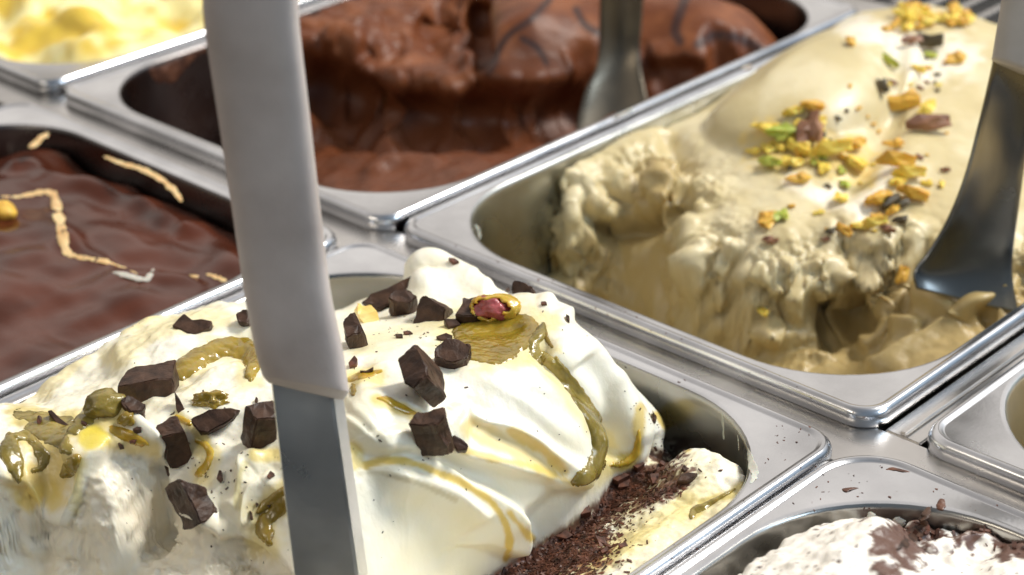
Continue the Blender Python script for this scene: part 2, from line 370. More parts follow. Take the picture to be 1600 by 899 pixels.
# ---- W: white gelato -------------------------------------------------------
W = Gel('W', .33, y0=-200, fx=[(93, 131, .17)], fy=[(-200, -168, .5), (-170, -116, .19)])
up = W.surf([(190, 500, 7), (60, 628, 3), (0, 640, 12), (0, 700, 14), (120, 690, 15), (290, 492, 9), (350, 482, 8), (450, 550, 19), (330, 540, 17), (250, 600, 18),
  (200, 640, 15), (560, 484, 2), (545, 455, -10), (570, 445, -14), (600, 445, -10), (535, 430, -20), (622, 468, 8), (640, 440, 13), (655, 424, 7), (705, 406, 10), (740, 418, 11), (780, 438, 12), (812, 460, 15), (845, 464, 18), (880, 486, 18), (800, 520, 19), (900, 520, 20), ('w', 112, -20, -12), ('w', 92, -20, -8), ('w', 124, -28, -10), ('w', 60, -19, -4), ('w', 35, -21, -12), ('w', 50, -32, 11), ('w', 62, -33, 12), ('w', 40, -34, 7), ('w', 72, -33, 12), ('w', 110, -36, 15), ('w', 118, -43, 16), ('w', 124, -49, 13), ('w', 30, -40, 1), ('w', 22, -32, -12), (650, 580, 23), (560, 620, 23), (600, 540, 20), (700, 640, 19), (800, 620, 20), (870, 640, 16), (560, 720, 23), (650, 740, 21), (780, 760, 15), (720, 830, 12), (620, 860, 13),
  (940, 700, 10), (300, 720, 14), (400, 760, 12), (480, 840, 10), (230, 690, 17), ('w', 20, -200, 12), ('w', 60, -200, 10), ('w', 120, -200, 4), (900, 740, 8), ('w', 5, -20, -24), ('w', 14, -30, -18), ('w', 5, -60, -8)])
low = W.surf([(1000, 760, -16), (1060, 705, -23), (1050, 685, -23), (1075, 735, -19), ('w', 140, -20, -30), ('w', 128, -18, -32), (1110, 728, -14), (1168, 738, -8), (1100, 800, -6.5), (1000, 870, -7), (950, 830, -15), (900, 860, -17), (860, 899, -18),
  (940, 770, -19), (850, 840, -22), (760, 899, -24), (100, 870, -13), (0, 830, -7), (0, 899, -27), (180, 850, -10), (230, 780, 1), (300, 870, -17), (430, 899, -18), (350, 850, -6), (140, 800, -1), (230, 720, 8), ('w', 80, -205, -50), ('w', 20, -205, -58), ('w', 150, -205, -40),
  ('w', 150, -120, -11), ('w', 140, -150, -24), ('w', 100, -60, -22), ('w', 60, -80, -15), ('w', 20, -100, 0)])
# outline of the heap (travelling so that the heap lies to the left)
B1 = pts([(-120, 770, 14), (0, 742, 13), (30, 748, 12), (70, 735, 13), (120, 765, 12), (150, 800, 8), (185, 770, 12), (225, 700, 16), (262, 700, 15), (300, 790, 9), (345, 815, 6), (380, 800, 8), (420, 830, 5), (480, 870, 3), (560, 915, -2), (630, 905, -9),
  (700, 878, -12), (760, 850, -12), (830, 808, -12), (880, 785, -12), (925, 755, -12), (952, 728, -12), (975, 725, -13), (1002, 722, -14), (1012, 700, -13), (1008, 665, -8)], 0)
B1 = np.vstack([B1, [[121, -27], [115, -20], [110, -5]]])
d, sd, p = curve_dist(smooth_curve(B1, 5), W.xy)
nx = fbm(np.c_[W.xy, np.zeros(len(W.xy))], 14, 3)
leftw = 1-sstep(95, 115, W.xy[:, 0])
sdd = d*sd+nx*.35*leftw
wid = (10.5+7.5*(1-sstep(-95, -60, W.xy[:, 1])))*(1-leftw)+10*leftw
t = np.clip((sdd+.3)/wid, 0, 1); mk = (1-(1-t)**2.3)*(1-leftw)+np.sqrt(np.clip(1-(1-t)**2, 0, 1))*leftw; cm = sstep(-.2, .9, sdd)
# a soft smear where the cut face leaves the heap
z = low+(up-low)*mk
FOLDS = [
    ([(704, 631), (711, 643), (740, 656), (768, 660), (806, 675), (834, 694), (855, 711), (885, 742)], 5.6, 90, 8, 0.12),
    ([(690, 652), (740, 672), (790, 690), (830, 712), (868, 742)], -6.0, 24, 20, 0.15),
    ([(560, 712), (585, 698), (655, 699), (711, 705), (734, 708), (768, 715), (806, 723), (844, 733), (880, 745), (915, 757)], 5.6, 10, 75, 0.1),
    ([(545, 600), (578, 596), (605, 588), (640, 602), (675, 628)], 2.6, 37, 7, 0.2),
    ([(560, 736), (598, 722), (636, 722), (673, 734), (711, 752), (742, 768), (768, 788), (790, 820), (796, 848), (788, 874)], 4.4, 50, 8, 0.08),
    ([(560, 744), (598, 743), (636, 752), (673, 766), (711, 784), (735, 806)], 2.6, 23, 8, 0.12),
    ([(740, 764), (790, 800), (815, 826), (832, 846)], 1.8, 32, 7, 0.2),
    ([(838, 528), (855, 562), (888, 600), (915, 640), (937, 680), (942, 720)], -3.6, 13, 13, 0.08),
    ([(905, 560), (935, 600), (952, 660), (952, 722)], -3.2, 12, 16, 0.1),
    ([(160, 583), (217, 555), (255, 541), (292, 526), (330, 511), (387, 501), (430, 505), (470, 520)], 3.6, 18, 17, 0.1),
    ([(230, 610), (281, 580), (330, 553), (377, 545), (391, 575)], -3.2, 14, 16, 0.1),
    ([(75, 640), (130, 560), (190, 512), (260, 482)], 1.5, 18, 32, 0.1),
    ([(625, 438), (660, 412), (700, 402), (740, 410), (765, 432)], 2.6, 23, 41, 0.15),
    ([(640, 440), (690, 436), (740, 452), (775, 462)], 1.8, 14, 28, 0.2),
    ([(835, 470), (870, 462), (888, 480), (892, 505)], 2.5, 14, 18, 0.2),
    ([(118, 745), (125, 700), (150, 672), (185, 665), (225, 680), (262, 706)], 5.5, 16, 7, 0.12),
    ([(345, 800), (369, 776), (377, 740), (385, 718), (430, 712)], 2.8, 23, 6, 0.15),
    ([(378, 822), (385, 790), (400, 765), (440, 738)], 2.2, 23, 6, 0.15),
    ([(790, 590), (850, 610), (900, 660), (915, 710)], 0.9, 9, 18, 0.2),
    ([(690, 580), (760, 600), (830, 640), (880, 700)], 1, 9, 23, 0.2),
    ([(550, 575), (580, 600), (600, 640)], -1.2, 14, 14, 0.2),
    ([(965, 560), (1000, 600), (1008, 650), (1004, 700)], 1.6, 23, 23, 0.15),
    ([(1024, 650), (1045, 672), (1070, 700)], -2, 9, 9, 0.2),
    ([(1030, 640), (1050, 660), (1078, 692)], 2.4, 9, 16, 0.2),
    ([(1108, 724), (1135, 722), (1168, 738)], 1.2, 12, 26, 0.25),
    ([(1120, 742), (1150, 760), (1165, 772)], -1.4, 7, 7, 0.2),
]
# slab swirls
lowm = 1-mk
z = z+lowm*sstep(110, 120, W.xy[:, 0])*(fbm(np.c_[W.xy[:, 0]*1.0, W.xy[:, 1]*.4, W.xy[:, 0]*0], 13, 3)*2.2)
cut = (1-mk)*(1-sstep(100, 122, W.xy[:, 0]))
z = z+cut*fbm(np.c_[W.xy*np.array([1, .7]), W.xy[:, 0]*0+3], 20, 3)*2.5
edge = W.edge
ceil = -3+(.55*np.maximum(edge, 0))**1.15*2.6            # the heap keeps clear of the rim
z = np.where(z > ceil, ceil-np.log1p(np.exp(-(np.minimum(z-ceil, 30))/1.5))*0, z); z = np.minimum(z, ceil)
z = z.reshape(W.sh)
for _ in range(2): z[1:-1, 1:-1] = (z[1:-1, 1:-1]*4+z[:-2, 1:-1]+z[2:, 1:-1]+z[1:-1, :-2]+z[1:-1, 2:])/8
z = z.ravel()
top = mk
def pxfolds(P, FL):
    px = proj_px(P); D = np.zeros(len(P))
    for Lp, h, a, b, e in FL:
        d, sd, p = curve_dist(smooth_curve(Lp, 5), px, max(a, b)*3.5)
        t = d/np.where(sd < 0, b, a); f = np.exp(-t*t*.55)*(1-sstep(2.5, 3.4, t))
        D += h*f*sstep(0, e, p)*sstep(0, e, 1-p)
    return D
LIP = np.array([(0, 745), (40, 752), (75, 800), (110, 815), (140, 740), (165, 705), (205, 700), (245, 712), (275, 730), (300, 800), (345, 832), (385, 832), (430, 850), (480, 890), (560, 940)], float)
def front(px):
    return sstep(-4, 12, px[:, 1]-np.interp(px[:, 0], LIP[:, 0], LIP[:, 1]))*(1-sstep(500, 560, px[:, 0]))
def wdisp(P, N):
    fm = front(proj_px(P)); lipd = np.zeros(len(P)); q0 = proj_px(P)
    dy_ = (q0[:, 1]-np.interp(q0[:, 0], LIP[:, 0], LIP[:, 1])); lipd = 3.2*np.exp(-np.where(dy_ < 0, dy_/34, dy_/7)**2)*(1-sstep(470, 520, q0[:, 0]))
    D0 = pxfolds(P, FOLDS)
    rough = cut*.9+.05
    q = P.copy()
    a = fbm(q, 7, 4, .55)*1.1+fbm(q+9, 2.6, 3)*.45
    lump = sstep(.1, .55, fbm(q+40, 6, 2))
    px = proj_px(P)
    # ruffled lips of the left half
    left = (1-sstep(430, 640, px[:, 0]))*mk
    b = fbm(q*np.array([1, 1.0, 1.2]), 9, 3)*1.3*left+fbm(q+7, 3.2, 2)*.28*left
    s_ = fbm(np.c_[q[:, 0]*.5+q[:, 1]*.5, (q[:, 1]-q[:, 0])*.13, q[:, 2]*.2], 2.6, 3)*.22*mk*(1-left)
    c = sstep(115, 124, P[:, 0])*(1-mk)*fbm(q, 3.2, 3)*.5
    bulge = 2.6*(4*np.clip(mk, 0, 1)*(1-np.clip(mk, 0, 1)))*(1-leftw)*sstep(-30, -20, P[:, 2])
    tex = fm*(fbm(P*np.array([1, 1, 1.8]), 9, 3, .55)*1.5+np.abs(fbm(P*np.array([1, 1, 1.5])+21, 2.6, 3, .6))*1.1*sstep(-.2, .4, fbm(P+8, 9, 2)))
    return D0+lipd+tex+bulge+a*cut*.25*(.35+lump)+b*.7*(1-fm*.85)+s_*.5+c+fbm(q, 11, 2)*.35*mk+fbm(q+5, 1.3, 3)*.055
CR_ = (.90, .862, .73)
def wcol(P, N):
    px = proj_px(P); c = np.tile(np.array(CR_), (len(P), 1)); cm = np.maximum(sstep(1.0, 4.0, P[:, 2]-low), leftw*mk)
    n1 = fbm(P, 16, 3); n2 = fbm(P+50, 5, 3)
    c = mixc(c, (.86, .78, .52), np.clip(.20+.5*n1, 0, .45)*(1-.6*sstep(700, 900, px[:, 0])))
    fac = cut
    c = mixc(c, (.87, .80, .66), fac*.5)
    slab = sstep(115, 122, P[:, 0])*(1-cm)
    c = mixc(c, (.86, .75, .44), slab*np.clip(.45+n1, 0, .8))
    c = mixc(c, (.87, .79, .63), front(px)*np.clip(.75+.5*n1, 0, 1)); yl = (.74, .52, .09); ol = (.36, .28, .03)  # duller beige cut face; part of its shade is put into the colour
    def st(L, r, k, s=1., soft=1.6, nz=.6):
        nonlocal c
        w = stain_or_light(px, L, r)+n2*nz; w = 1-sstep(1.0/soft, soft, w); c = mixc(c, k, np.clip(w*s, 0, 1))
    st([(571, 728), (598, 720), (636, 722), (673, 734), (711, 750), (742, 767), (768, 786), (790, 817), (797, 850), (790, 874)], 5.5, yl, .9)
    st([(560, 741), (598, 739), (636, 749), (673, 763), (711, 780)], 4, (.62, .55, .36), .7)
    st([(795, 801), (814, 824), (830, 842)], 6, yl, .85)
    st([(735, 668), (790, 695), (830, 716), (862, 738)], 12, (.74, .56, .16), .7, 1.8)  # ochre trough under the crest, two strokes: shade and sauce tint in colour
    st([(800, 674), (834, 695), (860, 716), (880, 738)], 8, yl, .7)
    st([(726, 704), (768, 716), (806, 724), (844, 733), (895, 756)], 5, (.78, .56, .12), .75)
    st([(1000, 640), (998, 680), (994, 708), (975, 722)], 9, (.62, .44, .07), .8)
    st([(975, 724), (952, 728), (935, 735)], 12, (.58, .42, .06), .8)
    st([(838, 560), (869, 590), (900, 628), (930, 668), (945, 700), (940, 740), (905, 760)], 11, (.82, .68, .30), .75, 2.2)
    st([(722, 520), (760, 540), (815, 540), (835, 520)], 34, (.80, .66, .25), .7, 1.8)
    st([(281, 585), (330, 552), (377, 548), (391, 590)], 17, (.80, .64, .22), .6, 1.8)
    st([(180, 560), (230, 520), (290, 505), (350, 500)], 16, (.84, .72, .38), .75, 1.7)
    st([(60, 615), (110, 570), (160, 520), (230, 490)], 12, (.82, .68, .32), .65, 1.8)
    st([(30, 650), (90, 665), (150, 655), (190, 650)], 17, (.66, .50, .10), .75, 1.7)
    st([(60, 690), (100, 720), (60, 760), (40, 745)], 24, (.78, .56, .12), .8, 1.7)
    st([(45, 780), (70, 770), (85, 785)], 14, (.80, .60, .16), .8, 1.6)
    st([(150, 685), (200, 690), (240, 700)], 14, (.78, .58, .15), .7, 1.6)
    st([(138, 690), (150, 680), (160, 685)], 12, (.78, .62, .05), .8, 1.6)
    st([(125, 720), (122, 760), (118, 800)], 6, (.70, .60, .20), .6, 1.8)
    st([(311, 700), (326, 712), (318, 740)], 16, (.82, .66, .24), .7, 1.8)
    st([(280, 650), (300, 668), (320, 690)], 9, (.80, .62, .15), .7, 1.6)
    st([(398, 710), (436, 712)], 10, (.76, .60, .18), .8, 1.6)
    st([(372, 790), (372, 750), (382, 725)], 6, (.66, .58, .26), .7, 1.6)
    st([(445, 775), (415, 800), (415, 850)], 22, (.78, .62, .2), .7, 1.7)
    st([(545, 590), (590, 585)], 12, (.80, .62, .18), .75, 1.8)
    st([(590, 625), (650, 650)], 9, (.72, .52, .10), .8, 1.8)
    st([(700, 515), (660, 515), (620, 520), (560, 540)], 12, (.84, .72, .34), .5, 2)
    st([(545, 700), (560, 705), (555, 725)], 8, (.74, .56, .12), .8, 1.7)
    st([(1024, 648), (1048, 672), (1072, 700)], 7, (.70, .50, .08), .85, 1.5)
    st([(1083, 805), (1102, 786), (1143, 771), (1160, 760)], 7, (.56, .44, .10), .8, 1.6)
    st([(920, 880), (1000, 830), (1070, 790)], 16, (.84, .68, .22), .6, 2)
    # cocoa dusted over the lower slab
    w = stain_or_light(px, [(780, 900), (850, 860), (900, 830), (950, 780), (985, 745), (1040, 735)], 42)+fbm(P+3, 3, 3)*.9+fbm(P+77, 1.1, 2)*.5
    c = mixc(c, (.12, .038, .018), (1-sstep(.55, .95, w))*.92*(1-cm))
    w = stain_or_light(px, [(800, 899), (860, 880), (920, 868)], 34)+fbm(P+13, 2, 3)*1.1
    c = mixc(c, (.26, .085, .035), (1-sstep(.5, 1.0, w))*.85*(1-cm))
    w = stain_or_light(px, [(1000, 786), (1030, 772), (1060, 758)], 14)+fbm(P+5, 2, 3)*.9
    c = mixc(c, (.14, .045, .022), (1-sstep(.6, 1.1, w))*.8*(1-cm))
    return c
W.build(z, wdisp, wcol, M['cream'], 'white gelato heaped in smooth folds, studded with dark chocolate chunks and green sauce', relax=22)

# ---- P: beige pistachio gelato --------------------------------------------
G = Gel('P', .5)
up = G.surf([(860, 285, -9), (880, 255, -9), (930, 235, -6), (1000, 215, -5), (1050, 205, -5), (930, 290, -9), (870, 320, -12), (1050, 250, -6), (1100, 200, -1), (1190, 140, 0), (1130, 180, -3), (1250, 60, 3), (1340, 28, 5), (1440, 8, 9), (1530, 20, 11), (1450, 150, 7), (1550, 150, 7),
  (1300, 200, 5), (1240, 290, -1), (1150, 250, -2), (1080, 320, -8), (1100, 370, -12), (1060, 380, -14), (1180, 400, -11), (1290, 390, -10), (1350, 430, -14), (1400, 380, -8), (1460, 320, -2), (1500, 380, -4), (1560, 420, -8), (1200, 455, -17), (1290, 440, -16), (1420, 440, -14), ('w', 155, 60, -18), ('w', 155, 120, -6), ('w', 155, 230, 2), ('w', 6, 230, -6),
  ('w', 80, 20, -25), ('w', 20, 20, -25), (1010, 330, -16)])
low = G.surf([(1000, 470, -42), (960, 440, -38), (900, 400, -38), (1050, 500, -42), (1200, 550, -38), (1290, 560, -36), (1400, 560, -32), (1360, 520, -34), (1450, 540, -26), (1520, 510, -20), (1590, 480, -15), (1000, 400, -28), (1030, 370, -20), (950, 380, -30), (1330, 490, -38), (1440, 470, -26), (1500, 470, -20), (1560, 450, -18),
  ('w', 20, 10, -50), ('w', 80, 10, -50), ('w', 140, 10, -40), ('w', 5, 60, -45), ('w', 80, 120, -30), ('w', 150, 150, -12)])
B = pts([(840, 330, -16), (868, 352, -20), (895, 372, -20), (930, 352, -20), (985, 330, -18), (1030, 300, -15), (1060, 318, -14), (1048, 352, -17), (1062, 400, -20), (1085, 450, -24), (1120, 470, -26), (1180, 500, -28), (1230, 490, -26), (1270, 478, -22), (1310, 448, -18), (1350, 432, -17), (1395, 445, -18), (1430, 430, -16), (1500, 440, -14), (1600, 440, -12), (1700, 430, -10)], -20)
d, sd, p = curve_dist(smooth_curve(B, 5), G.xy)
nn = fbm(np.c_[G.xy, np.zeros(len(G.xy))], 11, 4, .6)
sdd = d*sd+nn*4.0
mk = sstep(-4, 6, sdd); mk2 = np.exp(-np.abs(sdd-1)/7)
z = low+(up-low)*mk
# smooth dome and spatula sweeps
dx, dy = (G.xy[:, 0]-40)/29, (G.xy[:, 1]-150)/44; dome = np.sqrt(np.clip(1-dx*dx-dy*dy, 0, 1)); z = z+dome*13
z = z+G.fold([(1180, 170), (1230, 130), (1290, 120), (1360, 140), (1390, 160)], 6, 1.2, 3, 6)-G.fold([(1385, 60), (1400, 120), (1380, 200), (1340, 260), (1250, 300)], 5, 3.5, 4, 7, .15)
z = z+G.fold([(870, 275), (920, 248), (990, 225), (1050, 210)], -7, 2.5, 4, 7)-G.fold([(1040, 215), (1060, 260), (1040, 300)], -7, 5, 3, 4)
z = z+G.fold([(1280, 430), (1330, 405), (1400, 395), (1440, 410)], -12, 3, 2, 2.5)+G.fold([(1120, 300), (1180, 330), (1260, 345), (1330, 330), (1400, 280), (1440, 230)], -3, 1.6, 6, 6)
# broken pieces and smears in the scooped part
for L, zz, h, a, b in (([(1345, 575), (1400, 545), (1450, 515), (1500, 495)], -28, 7, 5, 9), ([(1350, 540), (1390, 512), (1440, 510)], -30, 6, 3, 4), ([(1510, 500), (1530, 475), (1570, 470), (1600, 480)], -18, 7, 3, 4), ([(1430, 470), (1470, 480), (1490, 500)], -20, 5, 4, 5),
   ([(1280, 560), (1330, 530), (1350, 510)], -34, 4, 3, 4), ([(1215, 545), (1250, 520)], -36, 4, 4, 5), ([(940, 400), (960, 440), (985, 470)], -30, 5, 4, 4)):
    z = z+G.fold(L, zz, h, a, b, .15)*(1-mk)
G_edge = G.edge
z = np.minimum(z, -3+(.6*np.maximum(G_edge, 0))**1.1*(1.1+1.6*sstep(90, 130, G.xy[:, 1])))
zz = z.reshape(G.sh)
zz[1:-1, 1:-1] = (zz[1:-1, 1:-1]*4+zz[:-2, 1:-1]+zz[2:, 1:-1]+zz[1:-1, :-2]+zz[1:-1, 2:])/8
z = zz.ravel()
def crumb(P, px):
    w = np.exp(-((np.minimum(np.abs(sdd-1.5), 40)/8)**2))
    return w
PF = [([(1075, 285), (1050, 325), (1015, 352), (965, 366), (925, 372)], -11, 15, 12, .12), ([(1262, 508), (1300, 494), (1340, 484), (1376, 476)], -13, 30, 18, .2), ([(885, 395), (905, 410), (930, 430)], -7, 20, 20, .2),
  ([(1225, 468), (1290, 440), (1340, 424), (1395, 432)], 3.5, 14, 26, .12), ([(865, 290), (920, 262), (985, 240), (1040, 225)], 2.5, 26, 14, .15), ([(1050, 330), (1070, 380), (1082, 430), (1100, 460)], 3.0, 14, 22, .12),
  ([(1350, 425), (1355, 455), (1385, 475), (1400, 470)], 4, 18, 18, .1), ([(1405, 440), (1440, 455), (1470, 470), (1495, 490)], 4, 22, 16, .15), ([(1335, 545), (1370, 518), (1420, 512), (1440, 522)], 4.5, 12, 10, .15), ([(1350, 578), (1410, 550), (1460, 520), (1505, 490)], 4.0, 26, 6, .12),
  ([(1495, 505), (1510, 482), (1535, 470), (1580, 478)], 5, 12, 10, .12), ([(1525, 500), (1545, 490), (1560, 495)], -4, 12, 10, .2), ([(1385, 70), (1402, 130), (1385, 200), (1340, 255)], -2.0, 10, 16, .15), ([(1260, 345), (1320, 335), (1380, 300), (1430, 240)], 1.2, 30, 12, .2), ([(1190, 540), (1240, 515), (1260, 540)], 3, 14, 14, .2)]
def pdisp(P, N):
    w = crumb(P, None); D0 = pxfolds(P, PF)
    m_ = sstep(-.25, .35, fbm(P+70, 15, 2)); a = np.abs(fbm(P, 13, 2))*7.5+np.abs(fbm(P+31, 4.2, 3, .6))*3.2*(.25+m_)+fbm(P+3, 1.6, 2)*.45*(.3+m_)-2.2
    lowm = (1-mk)*.55
    sm = 1-np.clip(dome*3, 0, 1)
    xl = (1-sstep(70, 130, P[:, 0]))*mk*sm*(1-sstep(70, 130, P[:, 1]))
    return D0+a*w+fbm(P+5, 9, 3)*1.6*lowm+fbm(P, 14, 3)*.6*mk*sm+a*.12*xl
def pcol(P, N):
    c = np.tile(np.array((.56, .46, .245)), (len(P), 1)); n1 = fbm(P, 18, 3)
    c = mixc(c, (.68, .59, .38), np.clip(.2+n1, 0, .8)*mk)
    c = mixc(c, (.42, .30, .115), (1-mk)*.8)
    px = proj_px(P)
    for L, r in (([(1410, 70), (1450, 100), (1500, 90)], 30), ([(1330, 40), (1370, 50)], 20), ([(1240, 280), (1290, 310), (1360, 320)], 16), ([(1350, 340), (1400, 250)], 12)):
        w = 1-sstep(.5, 1.5, stain_or_light(px, L, r)+fbm(P, 6, 2)*.6); c = mixc(c, (.86, .80, .68), w*.7)  # pale smears and white glare put into the gelato's colour
    w = 1-sstep(.6, 1.3, stain_or_light(px, [(1195, 225), (1240, 240), (1310, 240), (1340, 262)], 34)+fbm(P, 4, 3)*.7); c = mixc(c, (.72, .52, .14), w*.6)
    return c
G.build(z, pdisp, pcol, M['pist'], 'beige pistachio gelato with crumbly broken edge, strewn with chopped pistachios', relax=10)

# ---- C: milk chocolate gelato ---------------------------------------------
C = Gel('C', .75)
up = C.surf([(480, 90, -6), (520, 60, -5), (600, 130, -14), (560, 100, -10), (660, 130, -14), (720, 125, -13), (790, 130, -12), (860, 110, -10), (900, 95, -8), (560, 40, -4), (640, 60, -8), (700, 70, -10), (760, 20, 2), (830, 40, 4), (900, 20, 4), (1050, 30, 2), (1150, 90, -6), (1180, 30, -4), (1100, 60, -2), (1010, 95, -10), (1050, 110, -12),
   ('w', -150, 230, -8), ('w', -90, 200, 0), ('w', -20, 230, -30), ('w', -160, 100, -4), ('w', -100, 60, -20)])
low = C.surf([(500, 200, -32), (480, 160, -34), (600, 250, -30), (600, 200, -36), (700, 270, -24), (850, 200, -24), (760, 200, -34), (560, 280, -30), (640, 290, -27), (950, 150, -26), (1040, 120, -24), (430, 200, -48), ('w', -140, 10, -60), ('w', -150, 30, -60), ('w', -20, 30, -22), ('w', -155, 70, -50), ('w', -80, 200, -30)])
B = pts([(400, 120, -14), (470, 120, -14), (500, 85, -10), (540, 95, -12), (590, 140, -16), (650, 145, -17), (700, 155, -18), (745, 140, -15), (800, 150, -16), (850, 145, -15), (900, 120, -14), (960, 110, -14), (1020, 120, -14), (1080, 125, -16), (1160, 110, -14)], -15)
B = np.vstack([B, [[0, 200]]])
d, sd, p = curve_dist(smooth_curve(B, 5), C.xy)
nn = fbm(np.c_[C.xy, np.ones(len(C.xy))*3], 14, 3, .6); sdd = d*sd+nn*4
mkc = sstep(-4, 6, sdd); low = low-9*np.exp(-((sdd+9)/9)**2)*(sdd < 3); z = low+(up-low)*mkc
z = z+C.fold([(770, 60), (775, 110), (830, 140), (900, 120)], -4, 4, 8, 3, .1)+C.fold([(480, 95), (530, 75), (570, 90), (620, 120)], -6, 5, 4, 3)-C.fold([(660, 20), (700, 50), (740, 30)], -5, 9, 5, 6)-C.fold([(745, 0), (750, 60), (752, 110)], -3, 9, 3, 3, .05)
z = z+C.fold([(560, 280), (600, 258), (660, 250), (700, 262)], -28, 4, 4, 4, .2)-C.fold([(545, 187), (570, 185)], -31, 7, 3.5, 3.5, .05)-C.fold([(625, 190), (640, 193)], -33, 5, 2.5, 2.5, .05)
z = np.minimum(z, -3+(.6*np.maximum(C.edge, 0))**1.1*1.1)
def cdisp(P, N):
    w = np.exp(-(np.minimum(np.abs(sdd-2), 40)/7)**2); px = proj_px(P)
    blk = sstep(740, 770, px[:, 0])*mkc
    a = fbm(P, 11, 3, .5)*2.8; w = w*sstep(-3, 3, sdd)
    sc_ = pxfolds(P, [([(440, 150), (500, 140), (570, 165), (650, 185), (730, 188), (800, 188), (880, 180), (940, 165)], -9, 26, 30, .1), ([(478, 96), (520, 80), (570, 112), (620, 135), (700, 146), (760, 138), (830, 142), (900, 122)], 4.5, 8, 22, .06), ([(748, 0), (750, 60), (762, 112)], -7, 9, 8, .06), ([(660, 10), (700, 30), (738, 20)], -9, 20, 20, .2), ([(765, 118), (830, 128), (900, 108)], 3.5, 7, 20, .06), ([(940, 90), (960, 110), (930, 150)], -5, 14, 14, .2), ([(560, 70), (600, 88), (640, 60)], -4.5, 10, 10, .2), ([(600, 30), (560, 50), (500, 60)], 4, 9, 14, .15), ([(1010, 95), (1060, 88), (1110, 95)], 4, 7, 16, .15)])
    return sc_+a*w*(1-.6*blk)+fbm(P+5, 12, 3)*(1-mkc)*1.2+fbm(P, 13, 3, .5)*mkc*(1-blk)*2.4+fbm(P, 20, 2)*blk
def ccol(P, N):
    c = np.tile(np.array((.135, .038, .012)), (len(P), 1)); n1 = fbm(P, 14, 3)
    c = mixc(c, (.235, .078, .027), np.clip(.3+n1, 0, .8)*mkc); c = mixc(c, (.13, .045, .02), (1-mkc)*np.clip(.5+n1, 0, 1)*.6)
    px = proj_px(P)
    for L, r in (([(858, 0), (830, 30), (790, 60), (768, 108)], 6), ([(900, 15), (915, 40), (935, 52)], 6), ([(1070, 0), (1055, 45), (1062, 65)], 8), ([(1090, 70), (1120, 55), (1160, 62), (1185, 75)], 8), ([(815, 60), (840, 75), (855, 100)], 5)):
        w = 1-sstep(.6, 1.3, stain_or_light(px, L, r)); c = mixc(c, (.035, .016, .014), w*.9)
    return c
C.build(z, cdisp, ccol, M['choc'], 'milk chocolate gelato with a ragged scooped edge and dark sauce stripes', relax=7)

# ---- L: glossy chocolate sauce --------------------------------------------
L = Gel('L', 1.1)
z = L.surf([(0, 280, -6), (60, 240, -9), (150, 280, -11), (250, 300, -12), (340, 345, -12), (360, 410, -9), (280, 420, -8), (100, 400, -5), (0, 400, -3), (100, 480, -6), (200, 480, -6), (0, 560, -6), ('w', -150, -25, -14), ('w', -90, -22, -12), ('w', -20, -30, -13), ('w', -90, -245, -10), ('w', -8, -200, -9), ('w', -160, -245, -10)])
z = z+L.fold([(0, 282), (50, 270), (110, 290), (200, 310), (270, 345), (310, 370)], -9, 4, 6, 5)+L.fold([(150, 240), (220, 275), (290, 310)], -12, -4, 5, 6)+L.fold([(70, 300), (100, 370), (150, 405), (230, 430), (350, 430)], -6, 2.2, 3, 5)
z = np.minimum(z, -3+.4*np.maximum(L.edge, 0))
ldisp = lambda P, N: fbm(P, 28, 2)*3.2+fbm(P*np.array([.45, 1, 1])+3, 11, 2)*.7
def lcol(P, N):
    c = np.tile(np.array((.058, .014, .006)), (len(P), 1)); n1 = fbm(P*np.array([1, .5, 1]), 16, 3)
    return mixc(c, (.095, .024, .011), np.clip(.3+n1, 0, .8))
L.build(z, ldisp, lcol, M['glossy'], 'glossy dark chocolate sauce layer with pale ribbons, filling the pan at the left edge')

# ---- Y, Q, R ---------------------------------------------------------------
Y = Gel('Y', 1.4)
z = -8+fbm(np.c_[Y.xy, Y.xy[:, 0]*0], 55, 2)*14+fbm(np.c_[Y.xy, Y.xy[:, 0]*0+7], 26, 2, .5)*11+4; z = np.minimum(z, -4+.8*np.maximum(Y.edge, 0))
def ycol(P, N):
    n = fbm(P+2, 26, 3); c = np.tile(np.array((.90, .80, .40)), (len(P), 1)); return mixc(c, (.78, .54, .06), sstep(-.12, .35, n)*.95)
Y.build(z, lambda P, N: fbm(P, 12, 2, .5)*1.5, ycol, M['yellow'], 'pale yellow gelato with golden streaks, blurred at the far upper left')
Q = Gel('Q', 1.3)
z = -16+fbm(np.c_[Q.xy, Q.xy[:, 0]*0], 30, 3)*8+np.minimum(0, (Q.edge-14))*2.2; z = np.minimum(z, -4+.8*np.maximum(Q.edge, 0))
Q.build(z, lambda P, N: fbm(P, 8, 3)*1.5, np.tile(np.array((.62, .46, .22)), (len(z), 1)), M['pist'], 'small glimpse of golden beige gelato in the pan cut by the right edge')
Rr = Gel('R', .45, y0=-95, x1=260)
z = Rr.surf([(1180, 899, -9), (1230, 876, -9), (1290, 830, -5), (1330, 845, -9), (1380, 870, -10), (1420, 872, -9), (1410, 835, -16), (1430, 808, -8), (1470, 792, -4), (1560, 830, -6), (1500, 850, -9), (1500, 899, -4), (1600, 860, -3), (1560, 880, -1), ('w', 172, -24, -40), ('w', 186, -22, -24), ('w', 197, -21, -9), ('w', 210, -21, -4), ('w', 225, -21, -3), ('w', 176, -40, -22), ('w', 255, -90, 2), ('w', 255, -26, -5), (1380, 835, -20), (1210, 850, -30)])
